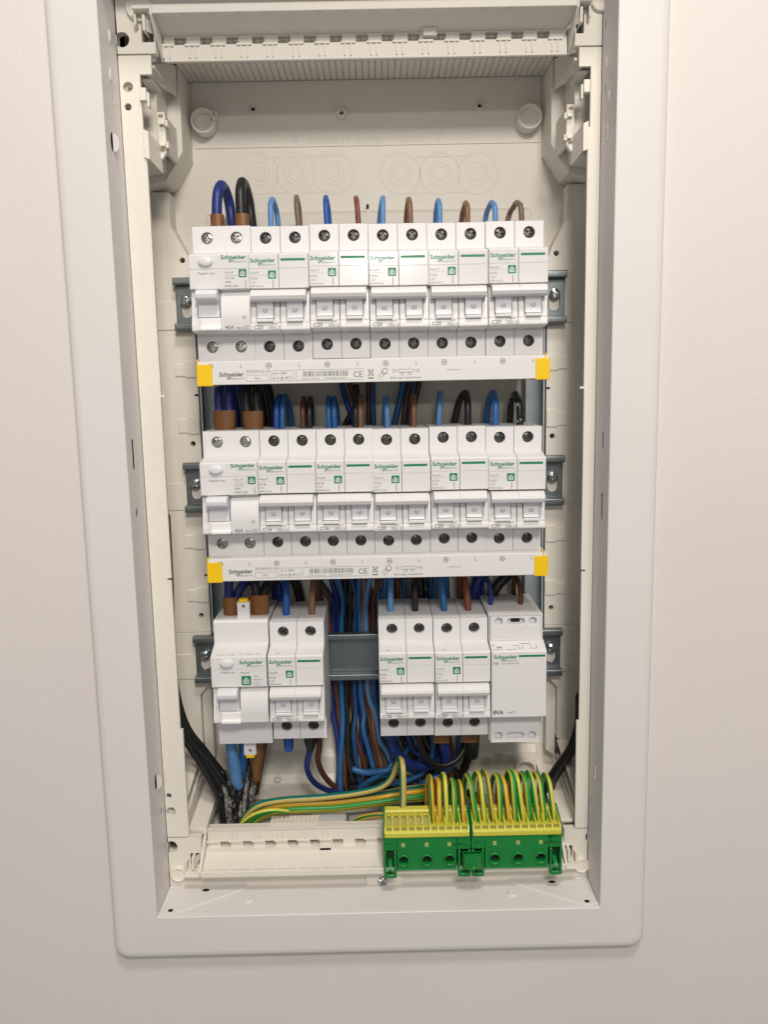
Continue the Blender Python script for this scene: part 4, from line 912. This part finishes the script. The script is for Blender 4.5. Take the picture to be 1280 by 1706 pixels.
# middle row
sleeve(356, 392, 684, 717, -28, 'brown twin sleeve on the dark blue cables above the middle-row residual current device')
sleeve(405, 438, 685, 717, -28, 'brown twin sleeve on the black cables above the middle-row residual current device')
G2 = 'thick cables rising behind the upper busbar'
for k, (u, c_, yy) in enumerate(((366, 'navy', -28), (383, 'navy', -28), (413, 'black', -28), (430, 'black', -28))):
    a = P(u, 700, yy); b = P(u-(2 if k < 2 else 3), 655, yy+2); c = P(u+4, 634, yy+10)
    wire([a, b, c, c+Vector((2, 14, -2)), c+Vector((4, 24, -22)), c+Vector((4, 26, -45))], 3.1, c_, '%s thick cable, %s of its pair, entering the middle-row residual current device' % ('dark blue' if k < 2 else 'black', 'left' if k % 2 == 0 else 'right'), G2, 'cable')
G3 = 'wires looping over the top of the middle row'
mid = [(461, 716, 465, 656, 462, 714, 'blue', 1, 'left outer'), (471, 716, 474, 655, 486, 714, 'azure', 1, 'left inner'), (505.5, 715, 506, 659, 506, 713, 'brown', 2, 'right'), (516.5, 715, 517, 659, 519, 713, 'black', 2, 'right'),
       (548.5, 714, 547.5, 658, 549, 713, 'azure', 3, 'left outer'), (558, 714, 556.5, 659, 563, 712, 'azure', 3, 'left inner'), (593, 713, 593, 659, 596, 711, 'black', 4, 'right'), (601.5, 713, 601, 658, 601, 711, 'tan', 4, 'right'),
       (646, 712, 644, 658, 641, 710, 'sky', 5, 'left'), (690, 711, 689, 655, 685, 709, 'tan', 6, 'right'), (731, 709, 734, 650, 731, 708, 'sky', 7, 'left'), (780, 708, 776, 649, 757, 707, 'black', 8, 'right'),
       (826, 706, 822, 649, 811, 705, 'blue_painted', 9, 'left'), (867, 705, 859, 651, 850, 705, 'black_painted', 10, 'right')]
for a in mid:
    nm = {'blue_painted': 'paint-flecked blue', 'black_painted': 'paint-flecked black'}.get(a[6]) or NAMES[a[6]]
    loop(*a[:7], '%s wire looping into the %s pole of the %s breaker, middle row' % (nm, a[8], ordn[(a[7]-1)//2]), 2.3 if a[6] in ('black', 'blue_painted', 'black_painted') and a[7] > 7 else 1.85, group=G3)
# runs behind, between the rails
GB = 'wires hanging behind the rails in the middle'
runs = [((569, 636), (577, 668), (588, 700), (592, 740), 'blue', 2.0), ((582, 636), (590, 664), (594, 690), (598, 740), 'brown', 1.8), ((621, 636), (621, 670), (622, 700), (622, 740), 'azure', 2.1), ((614, 636), (614, 670), (614, 700), (616, 740), 'brown', 1.7),
        ((672, 636), (668, 660), (659, 700), (652, 740), 'azure', 2.3), ((683, 636), (678, 660), (673, 700), (668, 740), 'brown', 2.0), ((699, 636), (695, 655), (688, 690), (684, 740), 'brown', 1.9), ((690, 638), (686, 665), (682, 700), (680, 740), 'azure', 1.7), ((594, 672), (586, 688), (574, 712), (568, 740), 'black', 2.2)]
rl = ['dark-toned blue wire slanting down beside a brown one, left of centre between the upper rows', 'brown wire crossing behind the fourth middle-row loops between the upper rows', 'straight blue wire hanging at the centre gap between the upper rows', 'straight brown wire hugging the central blue wire between the upper rows',
      'blue wire slanting left, behind the tan loop between the upper rows', 'brown wire slanting left beside the slanting blue wire between the upper rows', 'brown wire furthest right of the slanting bunch between the upper rows', 'thin blue wire between the two slanting brown wires, upper rows', 'black wire slanting away behind the second middle-row breaker']
for (a, b, c, d, col, r_), lb in zip(runs, rl):
    y = 15+rnd.uniform(-3, 3); wire([P(*a, y)+Vector((0, 0, 12)), P(*a, y), P(*b, y), P(*c, y), P(*d, y)], r_, col, lb, GB)
# bundle behind the bottom row: (top, rail level, below rail, lower, end)
bun = [('navy', (531, 962), (556, 1030), (554, 1150), (562, 1230), (563, 1312)), ('brown', (527, 962), (548, 1015), (559, 1140), (568, 1230), (575, 1310)), ('azure', (561, 955), (569, 1040), (569, 1150), (568, 1230), (567, 1318)),
       ('black', (574, 955), (577, 1040), (582, 1150), (576, 1240), (583, 1318)), ('black', (581, 955), (583, 1040), (577, 1150), (581, 1240), (588, 1300)), ('azure', (583, 955), (591, 1040), (591, 1150), (588, 1220), (604, 1320)),
       ('brown', (591, 955), (594, 1040), (586, 1150), (596, 1230), (612, 1310)), ('tan', (606, 955), (604, 1040), (612, 1150), (623, 1220), (638, 1286)), ('azure', (601, 955), (600, 1040), (601, 1150), (607, 1215), (625, 1292)),
       ('sky', (617, 955), (610, 1040), (613, 1150), (633, 1230), (652, 1270)), ('brown', (634, 960), (622, 1040), (606, 1150), (617, 1220), (632, 1288)), ('azure', (628, 955), (630, 1030), (623, 1150), (639, 1220), (657, 1258)),
       ('taupe', (640, 955), (626, 1040), (619, 1150), (628, 1220), (646, 1280)), ('navy', (550, 955), (563, 1040), (571, 1150), (573, 1240), (572, 1316)), ('black', (568, 955), (572, 1040), (588, 1150), (584, 1240), (594, 1306)),
       ('brown', (612, 955), (617, 1035), (625, 1150), (636, 1210), (650, 1276)), ('azure', (637, 955), (634, 1030), (632, 1150), (645, 1200), (665, 1262)), ('black', (596, 955), (600, 1040), (607, 1150), (612, 1230), (622, 1300)), ('navy', (606, 957), (607, 1040), (596, 1150), (601, 1230), (614, 1305))]
o19 = 'first second third fourth fifth sixth seventh eighth ninth tenth eleventh twelfth thirteenth fourteenth fifteenth sixteenth seventeenth eighteenth nineteenth'.split()
order = sorted(range(len(bun)), key=lambda i: bun[i][2][0]+bun[i][3][0])
pl_ = ['outermost left', 'second from the left', 'third from the left', 'fourth from the left', 'fifth from the left', 'sixth from the left', 'seventh', 'eighth', 'ninth', 'tenth', 'eleventh', 'twelfth']
for i, (col, *pp) in enumerate(bun):
    y = (17, 14, 12, 18, 13.5, 12.5, 19, 12, 11.8, 11.8, 14, 16, 16, 19, 19, 19, 19, 20, 20)[i]
    if i in (5, 16): col = 'ink'
    jt = lambda: rnd.uniform(-2.2, 2.2)
    pts = [P(pp[0][0], 925, y+2)]+[P(u+jt(), v, y+rnd.uniform(-.8, .8)) for u, v in pp[:1]]+[P(pp[1][0]+jt()*1.5, 1000, y+jt()*.4), P(*pp[1], y), P(pp[2][0], pp[2][1], y), P((pp[2][0]+pp[3][0])/2+jt()*2, 1190, y-2)]+[P(pp[3][0]+jt(), pp[3][1], y-6), P((pp[3][0]+pp[4][0])/2+jt()*1.6, (pp[3][1]+pp[4][1])/2, y-9), P(*pp[4], y-12)]
    wire(pts, 2.0 if col in ('azure', 'sky', 'navy') else 1.8, col, '%s wire, %s from the left where the central bundle passes behind the bare rail' % (NAMES[col], o19[order.index(i)]), 'wires bundled behind the bare piece of rail')
# wires seen above the right half of the bottom row
GR = 'wires dropping behind the lower busbar'
rt_ = [('azure', 643, 640, 1.9), ('tan', 632, 627, 1.9), ('brown', 663, 664, 1.9), ('azure', 672, 675, 2.0), ('taupe', 682, 684, 1.8), ('black', 699, 704, 2.4), ('sheath', 708, 712, 2.0), ('ink', 719, 718, 2.2), ('azure', 726, 724, 1.8), ('brown', 655, 655, 1.9), ('azure', 744, 746, 2.0)]
on12 = o19
for i, (col, a, b, r_) in enumerate(rt_):
    y = 12+(i*37 % 8); wire([P(a, 925, y), P(a, 960, y), P((a+b)/2, 985, y), P(b, 1040, y), P(b, 1120, y+2)], r_, col, '%s wire, %s from the left in the gap above the bottom-row C16 and C20' % (NAMES.get(col, 'paint-spattered black'), on12[sorted(q[1] for q in rt_).index(a)]), GR)
# bottom row feeds
def feed(pts, r_, col, label, name='wire', group='wires entering the bottom row from above'): return wire(pts, r_, col, label, group, name)
sleeve(372, 396, 994, 1024, -30, 'brown sleeve at the left of the bottom-row residual current device'); sleeve(416, 448, 990, 1022, -30, 'brown sleeve on the black cables above the bottom-row residual current device')
feed([P(380, 1005, -30), P(381, 985, -30), P(381, 962, -28), P(382, 940, -14), P(383, 945, 6)], 3.2, 'navy', 'dark blue cable rising straight from the left sleeve, bottom row', 'cable')
feed([P(394, 1005, -27), P(398, 984, -27), P(412, 968, -22), P(432, 958, -12), P(452, 965, 0), P(460, 990, 10), P(464, 1040, 14)], 3.2, 'navy', 'dark blue cable arching rightwards from the left sleeve, bottom row', 'cable')
feed([P(427, 1003, -30), P(427, 985, -30), P(422, 965, -26), P(418, 945, -10)], 3.2, 'black', 'black cable rising straight from the right sleeve, bottom row', 'cable')
feed([P(439, 1003, -28), P(441, 984, -27), P(453, 968, -20), P(472, 958, -10), P(490, 966, 0), P(500, 1000, 8), P(505, 1040, 12)], 3.4, 'black', 'black cable arching rightwards from the right sleeve, bottom row', 'cable')
feed([P(455, 950, 4), P(463, 975, 6), P(468, 1010, 8)], 3.0, 'navy', 'dark blue cable dropping behind the left pole of the C32 breaker', 'cable')
feed([P(477, 1030, -29), P(477, 1010, -29), P(477, 985, -27), P(476, 966, -18), P(473, 955, -4), P(470, 958, 10)], 2.4, 'blue', 'bright blue wire bending into the left pole of the C32 breaker')
feed([P(520, 1028, -29), P(520, 1008, -29), P(521, 982, -27), P(524, 963, -16), P(527, 958, -2), P(528, 985, 10), P(530, 1030, 14)], 2.2, 'tan', 'brown wire bending into the right pole of the C32 breaker')
feed([P(524, 955, 8), P(532, 985, 12), P(540, 1030, 15)], 2.0, 'brown', 'second brown wire just behind the C32 breaker')
feed([P(651, 1028, -27), P(651, 1008, -27), P(651, 980, -25), P(652, 955, -14), P(652, 940, 2)], 2.1, 'sky', 'light blue wire into the left pole of the C16 breaker, bottom row')
feed([P(692, 1028, -27), P(692, 1008, -27), P(692, 980, -25), P(694, 958, -14), P(696, 945, 0), P(698, 960, 10)], 2.2, 'black', 'black wire into the right pole of the C16 breaker, bottom row')
feed([P(740, 1028, -27), P(740, 1008, -27), P(737, 975, -25), P(736, 950, -14), P(738, 940, 2)], 2.1, 'azure', 'blue wire into the left pole of the right-hand C20 breaker, bottom row')
feed([P(781, 1026, -27), P(780, 1008, -27), P(777, 975, -24), P(771, 957, -15), P(766, 965, -4), P(768, 1000, 6), P(769, 1040, 10)], 2.2, 'rust', 'red-brown wire looping into the right pole of the C20 breaker, bottom row')
feed([P(818, 1008, -22), P(818, 990, -22), P(815, 972, -20), P(810, 964, -12), P(804, 972, -2), P(802, 1000, 8)], 1.7, 'navy', 'dark blue wire looping into the left of the transformer')
feed([P(868, 1006, -22), P(868, 990, -22), P(865, 970, -18), P(861, 962, -10), P(857, 970, -2), P(857, 1000, 8)], 1.8, 'brown', 'dark brown wire looping into the right of the transformer')
feed([P(816, 930, 6), P(808, 955, 4), P(796, 972, 2), P(789, 1000, 4), P(785, 1060, 8)], 4.0, 'navy', 'thick dark blue cable coming down behind the transformer', 'cable')
feed([P(803, 940, 10), P(794, 965, 8), P(800, 990, 8), P(800, 1040, 10)], 3.0, 'navy', 'second dark blue cable hidden behind the first at the transformer', 'cable')
feed([P(866, 935, 6), P(848, 957, 4), P(828, 978, 2), P(815, 1010, 4), P(806, 1060, 8)], 3.8, 'black', 'thick black cable coming down behind the transformer', 'cable')
# below the bottom row
GL = 'wires below the bottom row'
def low(pts, r_, col, label, name='wire', rads=None, phase=None, cap=True): return wire(pts, r_, col, label, GL, name, rads=rads, phase=phase, cap=cap)
low([P(384, 1232, -26), P(386, 1250, -26), P(391, 1275, -25), P(394, 1298, -24), P(398, 1309, -23)], 4, 'sky', 'thick light blue cable end under the bottom-left residual current device', 'cable', rads=[3.6, 3.9, 4.6, 4.4, 3.4])
low([P(404, 1232, -22), P(406, 1255, -22), P(404, 1280, -20), P(400, 1310, -12), P(398, 1340, -6)], 3.2, 'azure', 'blue cable beside the thick light blue cable end', 'cable')
low([P(430, 1232, -26), P(429, 1255, -26), P(427, 1280, -25), P(428, 1297, -24)], 3, 'ochre', 'thick ochre brown cable end under the bottom-left residual current device', 'cable', rads=[4.6, 4.4, 3.6, 2.8])
low([P(440, 1232, -20), P(437, 1255, -20), P(432, 1285, -16), P(426, 1320, -8)], 2.6, 'brown', 'brown cable behind the ochre cable end', 'cable')
low([P(481, 1215, -28), P(481, 1235, -28), P(481, 1246, -28)], 3, 'blue', 'short blue stub hanging under the C32 breaker', 'cable', rads=[3.5, 3.5, 3.3])
low([P(517, 1215, -26), P(517, 1235, -25), P(517, 1250, -24)], 3, 'black', 'black tapered sleeve under the C32 breaker', 'cable', rads=[4.8, 4.4, 2.4])
low([P(519, 1245, -24), P(513, 1262, -24), P(512, 1282, -20), P(523, 1303, -14), P(545, 1316, -6), P(575, 1322, 2)], 2.0, 'navy', 'dark blue wire curving right from the black sleeve under the C32 breaker')
low([P(533, 1215, -20), P(532, 1245, -20), P(530, 1268, -16), P(540, 1292, -10), P(560, 1313, 0), P(580, 1322, 6)], 2.1, 'brown', 'brown wire curving right beside the dark blue one under the C32 breaker')
low([P(652, 1210, -20), P(654, 1235, -20), P(664, 1258, -18), P(690, 1275, -14), P(725, 1272, -8), P(745, 1250, 0)], 3.6, 'navy', 'thick dark blue cable sweeping right under the C16 breaker', 'cable')
low([P(665, 1200, 2), P(662, 1230, 0), P(655, 1262, -4), P(648, 1280, -8), P(620, 1298, -6), P(600, 1312, 0)], 2.0, 'azure', 'blue wire sweeping left under the C16 breaker')
low([P(697, 1212, -24), P(700, 1240, -24), P(712, 1264, -22), P(737, 1275, -20), P(762, 1265, -18), P(776, 1240, -14), P(780, 1210, -8)], 2.2, 'black', 'black wire hanging in a wide loop under the bottom-row breakers')
low([P(737, 1215, -26), P(740, 1240, -24), P(744, 1262, -20), P(742, 1285, -10)], 3.4, 'navy', 'dark blue cable under the left pole of the right-hand C20 breaker', 'cable')
low([P(788, 1212, -28), P(789, 1235, -28), P(789, 1258, -26)], 3.5, 'black', 'black cable stub under the right pole of the right-hand C20 breaker', 'cable', rads=[4.6, 4.4, 3.6])
sleeve(722, 750, 1218, 1229, -30, 'brown sleeve under the left pole of the right-hand C20 breaker', 1, 3); sleeve(767, 798, 1217, 1228, -30, 'brown sleeve under the right pole of the right-hand C20 breaker', 1, 3)
low([P(690, 1180, 8), P(688, 1230, 4), P(670, 1262, -4), P(655, 1285, -4), P(620, 1300, 0), P(600, 1325, 4)], 2.0, 'azure', 'blue wire sweeping down left below the C16 breaker')
low([P(660, 1180, 12), P(668, 1225, 10), P(690, 1262, 6), P(700, 1290, 2), P(690, 1312, 0), P(640, 1320, 4)], 2.2, 'black', 'black wire coiling below the C16 breaker')
low([P(768, 1200, 8), P(764, 1250, 2), P(745, 1285, -2), P(712, 1300, -4), P(690, 1322, -4), P(668, 1345, -2)], 2.2, 'azure', 'blue wire curving behind the left earth terminal')
low([P(590, 1282, -4), P(610, 1287, -6), P(640, 1284, -8), P(668, 1278, -6), P(700, 1288, 2)], 2.4, 'azure', 'blue wire lying across the bundle near the earth wires')
low([P(575, 1262, 8), P(592, 1282, 6), P(615, 1284, 4), P(640, 1272, 6), P(655, 1262, 8)], 1.5, 'brown', 'thin brown wire coiled behind the lower bundle')
low([P(748, 1205, 6), P(752, 1262, 2), P(752, 1290, 0), P(748, 1318, -2)], 1.8, 'brown', 'brown wire hanging behind the wired earth loops')
low([P(585, 1312, 6), P(620, 1306, 2), P(660, 1300, 0), P(705, 1306, 2), P(755, 1290, 6)], 3.2, 'black', 'black cable lying behind the earth wires, upper', 'cable')
low([P(600, 1330, 6), P(640, 1318, 4), P(690, 1322, 4), P(740, 1316, 6), P(790, 1325, 8)], 3.4, 'black', 'black cable lying behind the earth wires, lower', 'cable')
low([P(700, 1200, 10), P(712, 1240, 6), P(735, 1270, 4), P(760, 1290, 6), P(775, 1330, 8)], 3.4, 'black', 'black cable dropping behind the wide black loop', 'cable')
low([P(735, 1200, 14), P(730, 1250, 12), P(715, 1290, 8), P(710, 1335, 8)], 3.6, 'black', 'black cable deep behind the left earth loops', 'cable')
low([P(765, 1195, 10), P(772, 1230, 6), P(780, 1262, 4), P(765, 1300, 8)], 3.2, 'black', 'black cable behind the black stub', 'cable')
low([P(716, 1205, 2), P(722, 1245, 0), P(712, 1280, -4), P(680, 1300, -4), P(640, 1308, -2)], 2.0, 'azure', 'blue wire crossing behind the dark blue cable')
low([P(674, 1200, 6), P(680, 1226, 2), P(690, 1250, 0), P(712, 1262, 0), P(735, 1250, 4)], 2.6, 'navy', 'dark blue wire tangled under the C16 breaker')
# painted black sheathed cables at the left
GS = 'black sheathed cables coming in at the sides'
def sh(pts, r_, col, label, rads=None): return wire(pts, r_, col, label, GS, 'cable', rads=rads)
sh([P(276, 880, -30), P(279, 1000, -28), P(286, 1130, -26), P(303, 1215, -24), P(335, 1262, -22), P(362, 1300, -20), P(378, 1340, -18), P(384, 1380, -16)], 2.7, 'sheath_clean', 'outermost black sheathed cable at the bottom left')
sh([P(277, 860, -20), P(282, 960, -20), P(289, 1120, -20), P(308, 1205, -18), P(343, 1254, -14), P(374, 1296, -12), P(390, 1340, -10), P(396, 1380, -8)], 2.7, 'sheath_clean', 'second black sheathed cable at the bottom left, nearer the breakers')
sh([P(292, 1185, -34), P(306, 1228, -32), P(333, 1272, -28), P(356, 1312, -26), P(368, 1345, -24), P(374, 1380, -22)], 2.2, 'sheath_clean', 'thin black cable hanging lowest at the bottom left')
sh([P(300, 1196, -28), P(318, 1236, -26), P(352, 1272, -22), P(378, 1310, -20), P(398, 1350, -18), P(404, 1380, -16)], 2.0, 'sheath_clean', 'thin black cable uppermost where the left cables fan out')
st_ = [((362, 1292), (366, 1325), (374, 1380)), ((368, 1288), (376, 1322), (381, 1380)), ((372, 1300), (384, 1335), (388, 1380)), ((376, 1284), (390, 1330), (393, 1382)), ((384, 1308), (394, 1340), (399, 1382)), ((352, 1285), (360, 1318), (369, 1380)),
       ((408, 1268), (404, 1310), (398, 1378)), ((414, 1278), (411, 1318), (404, 1376)), ((421, 1288), (418, 1322), (409, 1374)), ((403, 1292), (400, 1325), (393, 1378)), ((426, 1300), (419, 1332), (412, 1372)), ((398, 1310), (402, 1340), (402, 1378)), ((412, 1262), (416, 1300), (408, 1372))]
for k, (a, b, c) in enumerate(st_):
    jt = lambda: rnd.uniform(-3, 3)
    sh([P(*a, -16+jt()), P((a[0]+b[0])/2+jt()*.7, (a[1]+b[1])/2, -18+jt()), P(b[0]+jt()*.6, b[1], -20+jt()), P((b[0]+c[0])/2+jt()*.8, (b[1]+c[1])/2, -20+jt()), P(*c, -18)], rnd.uniform(1.1, 1.7), 'strand' if k % 3 else 'sheath', '%s from the left of the frayed paint-caked strands above the tray corner' % o19[k])
sh([P(968, 1160, -40), P(966, 1205, -36), P(952, 1248, -28), P(930, 1280, -20), P(914, 1308, -14), P(906, 1345, -8), P(904, 1380, -4)], 3.6, 'sheath_clean', 'black sheathed cable coming down at the bottom right')
sh([P(972, 1180, -28), P(962, 1230, -24), P(940, 1270, -16), P(920, 1302, -10), P(912, 1345, -4)], 3.6, 'sheath_clean', 'second black sheathed cable behind the first at the bottom right')
# earth wires
GE = 'green-yellow earth wires'
def ew(pts, label, col='earth', r_=1.85, phase=None): return wire(pts, r_, col, label, GE, phase=phase)
ew([P(398, 1384, -22), P(408, 1362, -24), P(430, 1342, -26), P(470, 1333, -26), P(530, 1329, -26), P(590, 1322, -26), P(632, 1312, -26), P(652, 1296, -26), P(661, 1272, -28), P(667, 1265, -38), P(671, 1280, -50), P(672, 1320, -53), P(671, 1354, -54), P(671, 1366, -54)], 'green-yellow earth wire rising alone behind the third empty slot of the left earth terminal', 'earth_teal', 2.3, 0.12)
for i, (o, dy, c_) in enumerate(((4, 3, 'earth_teal'), (9, 0, 'earth_gold'), (14, 4, 'earth_gold'), (19, -1, 'earth'), (23, 3, 'earth'), (1, 7, 'earth_teal'), (12, 8, 'earth'))):
    ew([P(400+i*3, 1386, -20+dy), P(414+i*3, 1362+o*0.3, -22+dy), P(440+i*2, 1340+o*0.75, -24+dy), P(490, 1332+o*0.85, -24+dy), P(560, 1329+o*0.85, -23+dy), P(630, 1321+o*0.8, -22+dy), P(690, 1311+o*0.9, -20+dy), P(712+i*8, 1308+o, -12+dy), P(725+i*9, 1320+o, -6)],
       ('uppermost', 'second', 'third', 'fourth', 'fifth', 'hindmost', 'hidden middle')[i]+' earth wire of the bunch running right over the bottom tray', c_, 1.9, 0.1+0.13*i)
ew([P(578, 1385, -30), P(588, 1371, -32), P(606, 1362, -34), P(636, 1358, -36), P(655, 1362, -34)], 'short yellow earth wire entering the left side of the left earth terminal', 'earth_gold', 2.0, 0.05)
ew([P(395, 1388, -30), P(404, 1372, -32), P(424, 1357, -33), P(452, 1350, -32), P(480, 1352, -28)], 'paint-spattered earth wire curling at the tray corner', 'earth', 1.6, 0.3)
def eloop(pu, pv, fu, fv, bu, bv, col, label, ph):
    pu += rnd.uniform(-2, 2); pv += rnd.uniform(-3, 4)
    f = P(fu, fv, -62); pk = P(pu, pv, -50); b = P(bu, bv, -34); pk.z -= 1.5
    ew([f+Vector((0, 2, -5)), f, f*0.5+Vector((pk.x*0.42+b.x*0.02+f.x*0.06, -59*0.5, pk.z*0.5)) , Vector((pk.x*0.72+f.x*0.28, -56, pk.z*0.88+f.z*0.12)), pk, Vector((pk.x*0.6+b.x*0.4, -41, pk.z*0.9+b.z*0.1)), Vector((pk.x*0.15+b.x*0.85, -35, pk.z*0.5+b.z*0.5)), b, b+Vector((-1, 6, -14))], label, col, 1.7, ph)
on11 = ['first', 'second', 'third', 'fourth', 'fifth', 'sixth', 'seventh', 'eighth', 'ninth', 'tenth', 'eleventh']
for i, (pu, pv, fu, col) in enumerate(((719, 1294, 721, 'earth_gold'), (730, 1296, 733, 'earth_gold'), (741, 1292, 745, 'earth'), (757, 1297, 759, 'earth'), (768, 1303, 772, 'earth_gold'))):
    eloop(pu, pv, fu, 1368, pu-7, 1340, col, 'earth wire loop into the left earth terminal, %s of its five from the left' % on11[i], (0.0, 0.25, 0.12, 0.3, 0.05)[i])
for i, (pu, pv, fu, col) in enumerate(((783, 1292, 795, 'earth'), (797, 1290, 808, 'earth'), (808, 1286, 821, 'earth_gold'), (828, 1290, 835, 'earth'), (839, 1291, 848, 'earth_gold'), (852, 1288, 860, 'earth'), (861, 1286, 872, 'earth'), (874, 1290, 884, 'earth'), (885, 1288, 896, 'earth'), (897, 1286, 908, 'earth'), (914, 1289, 923, 'earth'))):
    eloop(pu, pv, fu, 1366-i*0.4, pu-(10 if i != 10 else 12), 1335, col, 'earth wire loop into the right earth terminal, %s of its eleven from the left' % on11[i], (0.3, 0.16, 0.0, 0.28, 0.1, 0.3, 0.06, 0.33, 0.0, 0.26, 0.05)[i])
# ================================================================== loose things behind the bottom tray
t = thing('gridded_block', 'off-white square-gridded block lying behind the bottom tray', 'block')
a, b = P(447, 1380, -40), P(530, 1375, -40); mb = MB(); mb.box(a.x, b.x, -42, -24, -366, -358.4, TUB); link('body', mb.mesh('body', 0.3, 1), t)
mb = MB(); nx, ny = 11, 6
for i in range(nx):
    for j in range(ny):
        x = a.x+0.3+(b.x-a.x-0.6)*i/nx; y = -41.7+17.4*j/ny; mb.box(x+0.25, x+(b.x-a.x-0.6)/nx-0.25, y+0.3, y+17.4/ny-0.3, -358.4, -357.2, TUB)
q = link('grid_square', mb.mesh('grid_square'), t); q['kind'] = 'stuff'
mb = MB(); p = P(566, 1366, -26); n = 20
mb.v = []; ls = []
for k in range(14):
    rr_ = 6.2+(0.5 if k % 2 else -0.2); ls.append([(p.x-20+k*1.8, -24+rr_*math.cos(2*math.pi*i/n), p.z-3+rr_*math.sin(2*math.pi*i/n)) for i in range(n)])
ls.append([(p.x+6.2, -24+4.6*math.cos(2*math.pi*i/n), p.z-3+4.6*math.sin(2*math.pi*i/n)) for i in range(n)]); ls.append([(p.x-4, -24+4.4*math.cos(2*math.pi*i/n), p.z-3+4.4*math.sin(2*math.pi*i/n)) for i in range(n)])
mb.loops(ls, mat('grey_conduit', (0.38, 0.39, 0.40), 0.5), cap1=True)
text(mb, 'LAc', p.x-16, p.z-3.5, 3, -30.9, mat('blue_pen', (0.02, 0.03, 0.2), 0.5))
thing('conduit_end', 'pale grey conduit end with blue pen marking behind the bottom tray', 'conduit', me=mb.mesh('conduit_end'))
